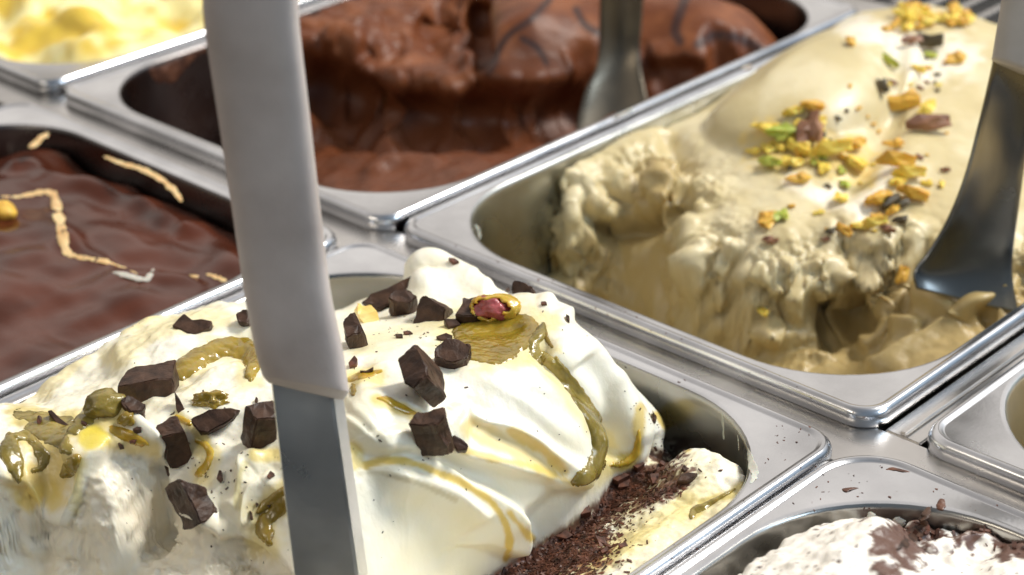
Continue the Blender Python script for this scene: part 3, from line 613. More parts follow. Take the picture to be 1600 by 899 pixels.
z = z+Rr.fold([(1200, 890), (1250, 858), (1285, 826), (1310, 830), (1350, 850), (1400, 858)], -15, 6, 2, 6, .08)+Rr.fold([(1400, 868), (1435, 850), (1450, 820), (1440, 800)], -14, 7, 2, 3, .1)+Rr.fold([(1480, 870), (1530, 850), (1570, 850), (1620, 870)], -6, 6, 3, 3, .1)-Rr.fold([(1490, 838), (1540, 832), (1590, 845)], -8, 2.5, 4, 4, .1)
z = np.maximum(z, -45+40*sstep(181, 192, Rr.xy[:, 0])*sstep(-46, -33, Rr.xy[:, 1])+3*fbm(np.c_[Rr.xy, Rr.xy[:, 0]*0], 9, 3)); z = np.minimum(z, -3.5+.6*np.maximum(Rr.edge, 0))
def rcol(P, N):
    px = proj_px(P); c = np.tile(np.array((.87, .82, .74)), (len(P), 1))
    w = stain_or_light(px, [(1400, 850), (1440, 822), (1470, 800), (1520, 812), (1570, 825), (1630, 850)], 33)+fbm(P, 5, 4, .6)*1.3
    c = mixc(c, (.085, .025, .010), (1-sstep(1.0, 1.35, w))*.95)
    w = fbm(P+60, 1.5, 2); c = mixc(c, (.07, .03, .02), sstep(.66, .72, w)*.9); return c
Rr.build(z, lambda P, N: fbm(P, 9, 3, .5)*1.6+fbm(P+3, 2.2, 3)*.28, rcol, M['chip'], 'ruffled white gelato streaked with broken dark chocolate in the lower right pan', relax=5)

# ================================================================== things lying on the gelato
def roughen(bm, amp, s=.0012, seed=0):
    vs_ = list(bm.verts); P = np.array([v.co[:] for v in vs_])
    D = np.stack([noise3(P/s+seed+k*31.7) for k in range(3)], 1)*amp/1000
    for v, d in zip(vs_, D): v.co += Vector(d)
def chunk(gel, quad, t, a=0.0, b=0.0, label='', name='chocolate_chunk', cat='chocolate', mat='dark', sink=2.0, rough=.16, lift=None, group='dark chocolate chunks scattered over the white gelato', shrink=.97, bev=.28, kind=None):
    """prism whose upper face is seen as `quad`; n leans right by a and towards the viewer by b; t = visible thickness in mm"""
    if t > 2: t *= 1.3
    hz = Vector((CR[0], CR[1], 0)).normalized(); tw = Vector((-CFW[0], -CFW[1], 0)).normalized()
    n = (Vector((0, 0, 1))+a*hz+b*tw).normalized(); nv = np.array(n)
    sh_ = 5.4*t*n.z; hs = [gel.hit(q[0], q[1]+sh_)[0] for q in quad]; c = np.mean(quad, 0)+np.array([0, sh_])
    base = np.array(gel.hit(*c)[0])*.5+np.mean(hs, 0)*.5
    p0 = base+nv*(t if lift is None else lift)/1000
    top = []
    for q in quad:
        d = ray(*q); top.append(CO+d*(((p0-CO)@nv)/(d@nv)))
    top = np.array(top); cen = top.mean(0); bot = cen+(top-cen)*shrink-nv*(t+sink)/1000
    bm = bmesh.new(); n_ = len(quad)
    tv = [bm.verts.new(p) for p in top]; bv = [bm.verts.new(p) for p in bot]
    bm.faces.new(tv); bm.faces.new(bv[::-1])
    for i in range(n_): bm.faces.new((tv[i], bv[i], bv[(i+1) % n_], tv[(i+1) % n_]))
    bmesh.ops.recalc_face_normals(bm, faces=bm.faces[:])
    if t > 2 and bev > 0:
        bmesh.ops.subdivide_edges(bm, edges=bm.edges[:], cuts=2, use_grid_fill=True)
        roughen(bm, rough*4.2, .0042, seed=c[0]); 
        hard = [e for e in bm.edges if len(e.link_faces) == 2 and e.calc_face_angle(0) > .5]
        bmesh.ops.bevel(bm, geom=hard, offset=bev/1000, segments=2, affect='EDGES', clamp_overlap=True)
        bmesh.ops.triangulate(bm, faces=[f for f in bm.faces if len(f.verts) > 4])
        bmesh.ops.subdivide_edges(bm, edges=bm.edges[:], cuts=1, use_grid_fill=True)
        roughen(bm, rough*1.0, .0009, seed=c[1])
    elif bev > 0:
        bmesh.ops.bevel(bm, geom=bm.edges[:], offset=min(bev, t*.2)/1000, segments=1, affect='EDGES', clamp_overlap=True); roughen(bm, rough, .0015, seed=c[0])
    bmesh.ops.recalc_face_normals(bm, faces=bm.faces[:])
    me = bpy.data.meshes.new(name); 
    loc = Vector(cen)
    for v in bm.verts: v.co -= loc
    bm.to_mesh(me); bm.free()
    o = link(name, me, M[mat], smooth=False); o.location = loc
    tag(o, label, cat, group); return o
CH = lambda q, t, a, b, l, **k: chunk(W, q, t, a, b, l, **k)
CH([(181, 603), (198, 577), (240, 567), (277, 561), (268, 592), (225, 598)], 3.6, 0, 0, 'broad flat topped dark chocolate chunk against the green sauce ribbon, left of the white handle')
CH([(190, 622), (204, 617), (228, 630), (222, 645), (203, 644)], 2.4, .2, .4, 'small reddish dark chocolate piece tucked under the broad flat topped chunk')
CH([(244, 664), (275, 647), (287, 674), (251, 685)], 5.8, -.1, .25, 'dark chocolate block standing on the lip above the scooped white face')
CH([(273, 611), (281, 625), (290, 642), (280, 649), (275, 640)], 1.4, .3, 1.6, 'thin pointed dark chocolate shard standing upright beside the angular chunk', bev=.15, name='chocolate_shard', sink=1)
CH([(297, 655), (330, 637), (376, 638), (362, 653), (322, 679), (311, 676)], 2.6, .1, 1.1, 'angular wedge shaped dark chocolate chunk pointing right, between two blocks')
CH([(383, 634), (424, 625), (433, 630), (436, 655), (402, 657)], 6.0, .25, .2, 'ridged dark chocolate block half hidden behind the blade of the near spatula')
CH([(280, 744), (322, 762), (341, 800), (314, 817), (300, 785)], 4.6, .95, .8, 'large dark chocolate block smeared with cream, hanging lowest over the scooped face', lift=3.0)
CH([(256, 724), (263, 727), (270, 742), (262, 740)], 1.6, .2, .8, 'tiny dark sliver just above the lowest hanging chocolate block', name='chocolate_shard')
CH([(268, 509), (278, 498), (287, 489), (300, 499), (316, 498), (332, 501), (329, 511), (300, 523)], 1.6, 0, .5, 'jagged thin dark chocolate piece at the back left by the pan edge')
CH([(366, 488), (378, 480), (393, 484), (393, 500), (372, 503)], 2.5, 0, .6, 'rounded dark chocolate piece peeping out left of the white handle near the pan edge')
CH([(563, 470), (580, 462), (650, 428), (657, 448), (625, 466), (590, 480)], 2.6, -.1, .9, 'long dark chocolate slab leaning at the back of the heap, behind the other chunks')
CH([(605, 466), (616, 455), (640, 454), (652, 463), (640, 474), (615, 474)], 4.0, 0, .35, 'knobbly dark chocolate lump in front of the long leaning slab')
CH([(656, 464), (663, 463), (680, 472), (698, 482), (692, 507), (642, 509)], 3.4, -.55, 1.5, 'square dark chocolate block with a pale broken side, middle of the back cluster', lift=4)
CH([(692, 497), (712, 497), (722, 508), (700, 512)], 1.5, 0, .5, 'low dark chocolate bit between the square block and the kernel', sink=1)
CH([(724, 466), (755, 463), (786, 466), (792, 476), (750, 492), (712, 491)], 2.6, 0, .2, 'wide dark chocolate slab lying behind the pink pistachio kernel')
CH([(803, 438), (816, 440), (835, 457), (831, 482), (812, 472), (799, 458)], 2.6, -.35, 1.5, 'dark chocolate piece standing alone at the far right of the heap beside the pan rim', lift=3)
CH([(533, 499), (552, 486), (569, 517), (552, 524), (541, 531)], 4.6, -.1, .45, 'dark chocolate block touching the right side of the white handle')
CH([(617, 561), (633, 548), (650, 535), (658, 549), (668, 588), (643, 606), (631, 590)], 6.5, -.5, .55, 'largest dark chocolate chunk, tilted on the crest of the white fold in the centre')
CH([(680, 541), (709, 529), (737, 537), (731, 556), (709, 566), (679, 558)], 3.2, 0, .45, 'purplish dark chocolate chunk behind the largest one, against the green sauce')
CH([(681, 525), (697, 520), (708, 524), (698, 531), (688, 530)], 1.1, 0, .4, 'small flat dark flake above the purplish chunk', name='chocolate_shard', bev=.12)
CH([(637, 662), (651, 644), (692, 637), (697, 650), (683, 664), (655, 663)], 6.2, -.2, .25, 'tall dark chocolate block sitting in the trough between the two big white folds')
CH([(708, 679), (722, 686), (733, 695), (730, 704), (714, 705), (706, 692)], 1.8, .1, 1.0, 'small dark chocolate piece leaning against the tall block in the trough')
CH([(74, 642), (80, 640), (92, 651), (108, 665), (104, 671), (88, 661)], 1.2, .1, .7, 'long violet brown chocolate splinter lying on green sauce at the far left', name='chocolate_shard', bev=.12)
for q, t, b, l in (([(58, 651), (62, 648), (64, 656), (61, 665), (57, 660)], 1.0, .9, 'small dark splinter left of the long violet brown one'),
  ([(126, 656), (136, 660), (134, 664), (126, 661)], .8, .5, 'tiny dark fleck right of the long violet brown splinter'),
  ([(206, 670), (214, 666), (221, 667), (220, 672), (209, 672)], .9, .4, 'flat dark flake on the cream left of the dark block'),
  ([(201, 689), (212, 684), (217, 684), (210, 691)], .8, .5, 'reddish splinter across the amber sauce left of the dark block'),
  ([(182, 689), (188, 692), (193, 696), (186, 697)], .8, .5, 'dark fleck at the lower edge of the amber sauce patch'),
  ([(544, 567), (553, 556), (559, 561), (556, 568), (546, 573)], 1.6, .6, 'small brown chocolate crumb lower right of the handle'),
  ([(562, 579), (572, 579), (584, 573), (582, 578), (570, 583)], .9, .4, 'thin curled flake lying above the amber streak right of the handle'),
  ([(617, 522), (628, 521), (630, 526), (620, 527)], .9, .4, 'tiny dark flake in front of the back chocolate cluster'),
  ([(630, 517), (640, 517), (645, 521), (634, 522)], .8, .4, 'tiny reddish flake just right of another at the back cluster'),
  ([(342, 735), (346, 735), (347, 748), (344, 754), (338, 748)], 1.2, .8, 'dark upright fleck on the cream right of the lowest hanging block'),
  ([(416, 744), (422, 735), (429, 740), (420, 747)], 1.2, .7, 'small brown triangle of chocolate left of the steel blade'),
  ([(390, 798), (393, 800), (395, 811), (391, 812)], .9, .9, 'dark sliver at the left edge of the lower green sauce blob'),
  ([(421, 783), (424, 789), (420, 794), (417, 789)], .9, .9, 'dark triangular fleck on the lower green sauce blob'),
  ([(400, 785), (404, 787), (400, 792)], .8, .9, 'smallest dark fleck above the lower green sauce blob'),
  ([(399, 619), (403, 622), (402, 628), (398, 627)], .9, .6, 'small dark crumb above the ridged block beside the blade'),
  ([(1020, 643), (1026, 650), (1025, 660), (1020, 657)], 1.2, .9, 'dark piece squeezed between the white fold and the cream strip at the right'),
  ([(1065, 732), (1069, 725), (1074, 734), (1070, 737)], 1.0, .7, 'small dark triangle above the curved chocolate disc'),
  ([(795, 448), (797, 452), (793, 456), (790, 451)], .6, .6, 'speck of chocolate left of the lone rear chunk'),
  ([(700, 402), (710, 403), (718, 408), (708, 410)], 1.0, .2, 'reddish chocolate flake on the topmost white peak'),
  ([(884, 490), (890, 494), (890, 503), (886, 499)], 1.0, .6, 'dark flake on the right tip of the rear white mound'),
  ([(845, 471), (853, 470), (855, 475), (847, 475)], .7, .4, 'reddish flake right of the lone rear chunk')):
    CH(q, t, 0, b, l, name='chocolate_flake', cat='chocolate flake', bev=.08, sink=.8, group='chocolate flakes and crumbs on the white gelato', mat='shaving' if 'reddish' in l or 'brown' in l else 'dark')
CH([(1058, 752), (1063, 742), (1075, 737), (1091, 738), (1085, 746), (1071, 752)], 1.6, 0, .4, 'curved dark chocolate disc resting on the far side of the lower cream slab')
# organic lumps: nuts and kernels
def lump_mesh(name, rx, ry, rz, seed, mat, amp=.16, sub=3, cutp=0, col=None):
    bm = bmesh.new(); bmesh.ops.create_icosphere(bm, subdivisions=sub, radius=1)
    P = np.array([v.co[:] for v in bm.verts]); d = noise3(P*1.3+seed*7.7)*amp*1.6+noise3(P*3.1+seed*3.3)*amp*.7
    for v, k in zip(bm.verts, d):
        c = v.co*(1+k)
        if cutp: c.z = max(c.z, -.35); c.x = min(c.x, cutp) 
        v.co = Vector((c.x*rx/1000, c.y*ry/1000, c.z*rz/1000))
    me = bpy.data.meshes.new(name); bm.to_mesh(me); bm.free(); me.materials.append(M[mat]); return me
def place(gel, me, name, px, py, ang, label, cat, group=None, lift=.3, tilt=(0, 0), scale=1.0):
    """ang: direction of the long axis in the picture (deg), laid along the surface"""
    p, n = gel.hit(px, py); n = Vector(n)*.6+Vector((0, 0, 1))*.4; n.normalize()
    d = Vector(CR*math.cos(R(ang))+np.array(_f*[1, 1, 0])*math.sin(R(ang))); x = (d-n*d.dot(n)).normalized(); y = n.cross(x)
    o = bpy.data.objects.new(name, me); COL.objects.link(o)
    Mx = Matrix((x, y, n)).transposed().to_4x4(); o.matrix_world = Matrix.Translation(Vector(p)+n*lift/1000) @ Mx @ Matrix.Rotation(tilt[0], 4, 'X') @ Matrix.Rotation(tilt[1], 4, 'Y') @ Matrix.Scale(scale, 4)
    me.polygons.foreach_set('use_smooth', [True]*len(me.polygons))
    return tag(o, label, cat, group)
CH([(553, 474), (564, 470), (580, 475), (590, 496), (592, 510), (580, 513), (566, 499)], 2.2, .1, .75, 'pale yellow nut piece between the white handle and the back chocolate cluster', name='nut_piece', cat='nut', mat='nut_cream', group=None, rough=.35)
k = place(W, lump_mesh('pistachio_kernel', 4.9, 3.05, 2.8, 3, 'nut_pink', .22, 4), 'pistachio_kernel', 772, 496, -8, 'pink centred pistachio kernel coated in green sauce, on top of the sauce pool', 'pistachio', None, 2.6)
bm = bmesh.new(); bmesh.ops.create_icosphere(bm, subdivisions=4, radius=1)
kill = [v for v in bm.verts if (v.co-Vector((-.25, -.80, .42)).normalized()).length < .80+.16*math.sin(v.co.x*9+v.co.z*7)]
bmesh.ops.delete(bm, geom=kill, context='VERTS'); Pn = np.array([v.co[:] for v in bm.verts]); dn = noise3(Pn*2.1+9)*.16+noise3(Pn*6+2)*.05
for v, q in zip(bm.verts, dn): v.co = Vector((v.co.x*(6.6 if v.co.x > 0 else 5.2), v.co.y*3.3, v.co.z*3.0))*(1+q)/1000
me = bpy.data.meshes.new('coating'); bm.to_mesh(me); bm.free()
sk = link('coating', me, M['amber']); sk.parent = k
mod = sk.modifiers.new('thick', 'SOLIDIFY'); mod.thickness = .0006; mod.offset = 0

# ---- sauces: flowing ribbons lying on the surface
def ribbon(gel, name, L, mat, label, cat='sauce', group=None, flat=.45, amp=.35, seed=1, parent=None, up=.35):
    """L: (px, py, half width in px)"""
    Lc = smooth_curve(L, 7); C = []; Nn = []; Rr_ = []
    for px, py, r in Lc:
        p, n = gel.hit(px, py); C.append(p); Nn.append(n); Rr_.append(r*np.linalg.norm(p-CO)/CF)
    C = np.array(C); Nn = np.array(Nn)
    # hits that jump over an edge are pulled back
    for _ in range(3):
        C[1:-1] = .5*C[1:-1]+.25*(C[2:]+C[:-2]); Nn[1:-1] = .5*Nn[1:-1]+.25*(Nn[2:]+Nn[:-2])
    Nn /= np.linalg.norm(Nn, axis=1)[:, None]; T = np.gradient(C, axis=0); T /= np.linalg.norm(T, axis=1)[:, None]+1e-12
    Bn = np.cross(T, Nn); Bn /= np.linalg.norm(Bn, axis=1)[:, None]+1e-12; Nn = np.cross(Bn, T)
    n = len(C); K = 16; V = []; u = np.linspace(0, 1, n); capr = np.sqrt(np.clip(1-(2*u-1)**10, .02, 1))
    Rr_ = np.array(Rr_)*capr; w = noise3(np.c_[u*n*.35, np.zeros(n), np.ones(n)*seed*3.1])*amp+1
    for i in range(n):
        for k_ in range(K):
            a = 2*math.pi*k_/K; V.append(C[i]+Bn[i]*Rr_[i]*w[i]*math.cos(a)+Nn[i]*Rr_[i]*flat*(math.sin(a)+up))
    V = np.array(V); D = fbm(V*1000+seed*9, 2.2, 3)*.35+fbm(V*1000+seed, .9, 2)*.10; nr = np.repeat(Nn, K, 0); V = V+nr*(D*.001)[:, None]*np.clip(np.repeat(Rr_, K)/.0012, .3, 1)[:, None]
    Fc = [(i*K+k_, i*K+(k_+1) % K, (i+1)*K+(k_+1) % K, (i+1)*K+k_) for i in range(n-1) for k_ in range(K)]
    Fc += [tuple(range(K))[::-1], tuple(range((n-1)*K, n*K))]
    o = link(name, mesh(name, V, Fc), M[mat]); bmx = bmesh.new(); bmx.from_mesh(o.data); bmesh.ops.recalc_face_normals(bmx, faces=bmx.faces[:]); bmx.to_mesh(o.data); bmx.free()
    o.data.polygons.foreach_set('use_smooth', [True]*len(o.data.polygons))
    if parent is not None: o.parent = parent
    elif label: tag(o, label, cat, group)
    return o
PXW = proj_px(W.P); DEW = (W.P/1000-CO)@CFW
GRID = np.arange(len(W.P)).reshape(W.sh); QW = np.stack([GRID[:-1, :-1], GRID[:-1, 1:], GRID[1:, 1:], GRID[1:, :-1]], -1).reshape(-1, 4)
def sauce(name, label, strands, mat='sauce', flat=.55, amp=.35, up=0, h=None):
    """a puddle or streak of sauce: a skin of its own, with thickness, that follows the folds it lies on"""
    wmin = np.full(len(PXW), 9.0); rmax = max(p[2] for L_ in strands for p in L_)
    hh = h if h is not None else min(.95, rmax/15)*flat*1.75
    lo_ = np.min([p[:2] for L_ in strands for p in L_], 0)-rmax*2.5; hi_ = np.max([p[:2] for L_ in strands for p in L_], 0)+rmax*2.5
    idx = np.where(((PXW > lo_) & (PXW < hi_)).all(1) & ((W.N@CFW) < .25))[0]
    Pm = W.P[idx]; pxn = PXW[idx]+np.stack([fbm(Pm, 2.4, 3), fbm(Pm+40, 2.4, 3)], 1)*rmax*amp*.5
    wm = np.full(len(idx), 9.0)
    for L_ in strands:
        Lc = smooth_curve(L_, 6); dep = np.array([(W.hit(q[0], q[1])[0]-CO)@CFW for q in Lc])
        d, _, par = curve_dist(Lc[:, :2], pxn); k_ = par*(len(Lc)-1)
        rr_ = np.interp(k_, np.arange(len(Lc)), Lc[:, 2])*1.12; dz_ = np.abs(DEW[idx]-np.interp(k_, np.arange(len(Lc)), dep))
        w_ = d/rr_+(dz_ > .012)*9; wm = np.where(wm+w_ < 18, np.minimum(wm, w_), np.minimum(wm, w_))
    wmin[idx] = wm
    f = QW[(wmin[QW] < 1.45).all(1)]; used = np.unique(f); rm = np.full(len(PXW), -1); rm[used] = np.arange(len(used))
    w_ = wmin[used]; prof = np.clip(1-w_**2, 0, 1)**.62; off = hh*prof-2.2*np.clip(w_-.96, 0, .5)-.02
    Pu = W.P[used]; rip = fbm(Pu*np.array([1, 1, .6]), 1.9, 3)*.55+np.abs(fbm(Pu+11, 3.4, 2))*.9
    off = off+prof*hh*.24*rip
    V = (Pu+W.N[used]*off[:, None])/1000
    V2 = np.vstack([V, (Pu-W.N[used]*.8)/1000]); n_ = len(V); F1 = rm[f]
    e = np.concatenate([F1[:, [0, 1]], F1[:, [1, 2]], F1[:, [2, 3]], F1[:, [3, 0]]]); ks = np.sort(e, 1); kk = ks[:, 0].astype(np.int64)*n_+ks[:, 1]
    u_, inv_, c_ = np.unique(kk, return_inverse=True, return_counts=True); be = e[c_[inv_] == 1]
    F2 = np.vstack([F1, F1[:, ::-1]+n_, np.array([(b, a, a+n_, b+n_) for a, b in be])])
    o = link(name, mesh(name, V2, F2), M[mat]); tag(o, label, 'sauce', 'green pistachio sauce on the white gelato'); return o
sauce('sauce_pool', 'shiny olive green sauce pool in the middle of the heap, below the pink kernel',
  [[(714, 521, 8), (735, 512, 13), (760, 508, 14), (790, 506, 13), (815, 505, 11), (828, 515, 10)], [(722, 532, 9), (750, 538, 15), (785, 540, 17), (812, 532, 15), (830, 518, 11), (824, 503, 9), (806, 497, 7)],
   [(728, 549, 9), (750, 554, 12), (775, 556, 12), (798, 551, 10)], [(755, 546, 13), (790, 547, 14), (812, 538, 10)]], 'sauce', .34)
sauce('sauce_ribbon', 'long glistening olive sauce ribbon curving down between the two right hand folds',
  [[(848, 510, 5), (844, 522, 8), (836, 534, 8), (836, 548, 8), (850, 560, 9), (868, 574, 9), (882, 590, 9), (896, 608, 9), (912, 630, 10), (926, 652, 11), (935, 676, 12), (939, 700, 13), (936, 722, 14), (924, 738, 14), (908, 748, 11), (899, 752, 8)],
   [(868, 560, 3), (886, 582, 4), (905, 606, 4), (922, 632, 4), (936, 655, 4)]], 'sauce2', .5, .3)
sauce('sauce_ribbon', 'thin green drip right of the olive pool, at the top of the right fold', [[(850, 512, 3), (855, 530, 4), (862, 542, 3)]], 'sauce')
sauce('sauce_ribbon', 'wide glossy green ribbon arching left of the white handle, behind the broad chunk',
  [[(277, 582, 13), (290, 573, 14), (304, 565, 15), (330, 550, 14), (352, 542, 14), (375, 543, 16), (390, 552, 15), (395, 570, 12), (390, 588, 7)]], 'sauce', .6)
sauce('sauce_streak', 'brown green sauce pool with flakes at the far left, by the long splinter',
  [[(28, 648, 6), (45, 650, 7), (62, 655, 12), (85, 662, 13), (113, 660, 10), (135, 655, 9), (152, 650, 5)], [(50, 668, 9), (70, 676, 13), (90, 684, 12), (106, 700, 8)], [(95, 670, 6), (115, 672, 7), (135, 662, 6)], [(85, 690, 6), (98, 700, 8), (108, 706, 5)]], 'sauce2', .22, .6)
sauce('sauce_tongue', 'pointed green sauce tongue hanging over the scooped face at the far left', [[(16, 688, 10), (15, 702, 15), (20, 718, 15), (26, 735, 11), (30, 750, 5)], [(25, 684, 6), (42, 682, 7), (52, 690, 6)]], 'sauce2', .5)
sauce('sauce_tongue', 'crinkled green sauce drip right of the pointed tongue', [[(50, 690, 6), (62, 702, 8), (68, 718, 9), (64, 730, 7), (52, 735, 4)]], 'sauce2', .5, .6)
sauce('sauce_drop', 'green brown sauce drop under the arched white lip', [[(120, 716, 7), (112, 728, 11), (104, 738, 9), (98, 744, 4)]], 'sauce')
sauce('sauce_streak', 'amber green sauce patch on the white lip left of the dark block', [[(176, 671, 6), (190, 677, 9), (205, 684, 9), (222, 692, 7), (232, 696, 3)]], 'amber', .35)
sauce('sauce_streak', 'thin yellow sauce trickle between the angular chunk and the hanging block', [[(276, 650, 3), (286, 657, 5), (296, 662, 4)], [(308, 690, 4), (320, 694, 5), (328, 706, 6), (326, 722, 5), (314, 738, 7), (308, 742, 4)]], 'amber', .4)
sauce('sauce_blob', 'lower olive sauce blob with pointed end, just left of the steel blade', [[(446, 768, 8), (430, 778, 8), (414, 790, 6), (404, 800, 4)], [(446, 782, 10), (436, 794, 11), (424, 806, 9)], [(414, 806, 6), (412, 822, 12), (416, 836, 11), (421, 850, 5)]], 'sauce', .55)
sauce('sauce_streak', 'short amber streak in the hollow above the tall trough block', [[(588, 622, 2), (604, 624, 5), (620, 634, 6), (640, 644, 5), (652, 648, 2)]], 'amber', .4)
sauce('sauce_streak', 'amber streak beginning at the right side of the white handle', [[(545, 594, 4), (560, 588, 5), (575, 585, 5), (596, 580, 2)]], 'amber', .4)
sauce('sauce_drop', 'small round green drop right of the lower end of the white handle', [[(552, 603, 3), (551, 610, 6), (551, 616, 4)]], 'sauce')
sauce('sauce_streak', 'amber sauce at the right foot of the outermost white fold', [[(999, 672, 3), (997, 690, 5), (994, 706, 6), (985, 718, 7), (970, 724, 7), (955, 728, 4)]], 'amber', .35)
sauce('sauce_streak', 'green sauce along the near edge of the lower cream slab, by the pan wall', [[(1081, 806, 5), (1086, 797, 6), (1100, 792, 5), (1120, 780, 4), (1148, 765, 2)]], 'sauce2', .5, .5)
o = place(W, lump_mesh('sauce_lump', 4.2, 3.6, 3.4, 5, 'sauce2', .2), 'sauce_lump', 166, 640, 20, 'olive green sauce covered lump below the broad flat topped chunk', 'sauce', None, 1.2)
o = place(W, lump_mesh('sauce_lump', 1.9, 1.6, 1.4, 8, 'sauce', .3), 'sauce_lump', 199, 656, 10, 'small yellow green blob right of the olive covered lump', 'sauce', None, .5)
o = place(W, lump_mesh('nut_cluster', 3.4, 2.0, 1.7, 11, 'sauce', .45, 4), 'nut_cluster', 332, 629, 0, 'crumbly clump of green chopped pistachio above the wedge shaped chunk', 'pistachio', None, .5)

# ---- shavings and dust on the white gelato
def flakes(gel, name, samples, mat, label, cat, smin, smax, thin=.25, kind='stuff', parent=None):
    v = []; f = []; rs = np.random.RandomState(len(samples))
    for px, py in samples:
        p, n = gel.hit(px, py)
        if n[2] < .12: continue
        p, n = p, n; n = Vector(n)
        s_ = rs.uniform(smin, smax)**1.0; l, w_, h = s_*rs.uniform(.8, 2.2), s_*rs.uniform(.4, 1), s_*thin*rs.uniform(.6, 1.6)
        x = Vector(rs.normal(size=3)); x = (x-n*x.dot(n)*rs.uniform(.4, 1)).normalized(); y = n.cross(x).normalized(); z_ = x.cross(y)
        k0 = len(v)
        for sz in (-1, 1):
            for sx, sy in ((-1, -1), (1, -1), (1, 1), (-1, 1)):
                q = x*(sx*l*rs.uniform(.5, 1))+y*(sy*w_*rs.uniform(.4, 1))+z_*(sz*h)
                v.append(Vector(p)+(q+n*h*.8)/1000*.5)
        f += [tuple(k0+i for i in q) for q in ((0, 3, 2, 1), (4, 5, 6, 7), (0, 1, 5, 4), (1, 2, 6, 5), (2, 3, 7, 6), (3, 0, 4, 7))]
    o = link(name, mesh(name, v, f), M[mat], smooth=False); tag(o, label, cat, None, kind); return o
rs = np.random.RandomState(12)
def along(L, n, spread, bias=(0, 0)):
    C_ = smooth_curve(L, 8); out = []
    for _ in range(n):
        c = C_[rs.randint(len(C_))]; r = abs(rs.normal())*spread; a = rs.uniform(0, 2*math.pi)
        out.append((c[0]+bias[0]*rs.rand()+r*math.cos(a), c[1]+bias[1]*rs.rand()+r*.7*math.sin(a)))
    return out
S = along([(770, 905), (830, 868), (880, 830), (925, 790), (960, 760), (985, 742)], 2200, 15, (30, 26))+along([(840, 899), (890, 880), (940, 860)], 1300, 30)+along([(960, 745), (1010, 742), (1035, 735)], 260, 10)+along([(1002, 786), (1030, 774), (1058, 760)], 240, 8)
flakes(W, 'chocolate_shavings', S, 'shaving', 'dense brown chocolate shavings heaped along the foot of the white gelato', 'chocolate shavings', .22, 1.15)
S = along([(900, 870), (960, 820), (1000, 780), (1050, 720), (1060, 690)], 420, 30)
flakes(W, 'chocolate_dust', S, 'shaving', 'fine chocolate dust scattered over the lower cream slab', 'chocolate dust', .2, .8)
S = [(rs.uniform(190, 1000), rs.uniform(480, 880)) for _ in range(170)]+along([(580, 520), (650, 520), (700, 540)], 40, 25)+along([(300, 700), (340, 760), (380, 700)], 40, 30)+along([(1000, 640), (1040, 680), (1060, 720)], 40, 20)
S = [q for q in S if W.hit(*q)[1][2] > .15]
flakes(W, 'chocolate_specks', S, 'dark', 'fine dark chocolate specks sprinkled over the white folds', 'chocolate specks', .18, .55)
for q, l in (([(985, 725), (1000, 718), (1008, 724), (996, 732)], 'curled brown shaving at the foot of the outermost fold'), ([(1015, 741), (1030, 738), (1034, 752), (1020, 756)], 'square brown shaving on the small cream mound'),
  ([(1033, 718), (1040, 722), (1038, 728), (1030, 724)], 'dark chip near the top of the small cream mound'), ([(950, 745), (972, 736), (985, 742), (965, 752)], 'long brown curl pressed against the sauce ribbon'),
  ([(968, 752), (985, 748), (982, 760), (966, 762)], 'rounded brown flake below the long curl'), ([(862, 836), (880, 826), (896, 836), (884, 842)], 'large grey brown flake in the dark heap of shavings'), ([(905, 788), (920, 786), (924, 800), (908, 804)], 'large dark flake midway along the heap of shavings'),
  ([(930, 836), (945, 840), (947, 850), (934, 846)], 'curled brown flake right of the shavings heap'), ([(966, 850), (978, 846), (981, 853), (969, 856)], 'round brown bit alone on the cream slab'), ([(938, 860), (950, 852), (950, 860), (940, 864)], 'short brown curl below the curled flake')):
    CH(q, .9, 0, .3, l, name='chocolate_shaving', cat='chocolate shaving', mat='shaving', bev=.08, sink=.8, group='larger shavings on the lower cream slab')

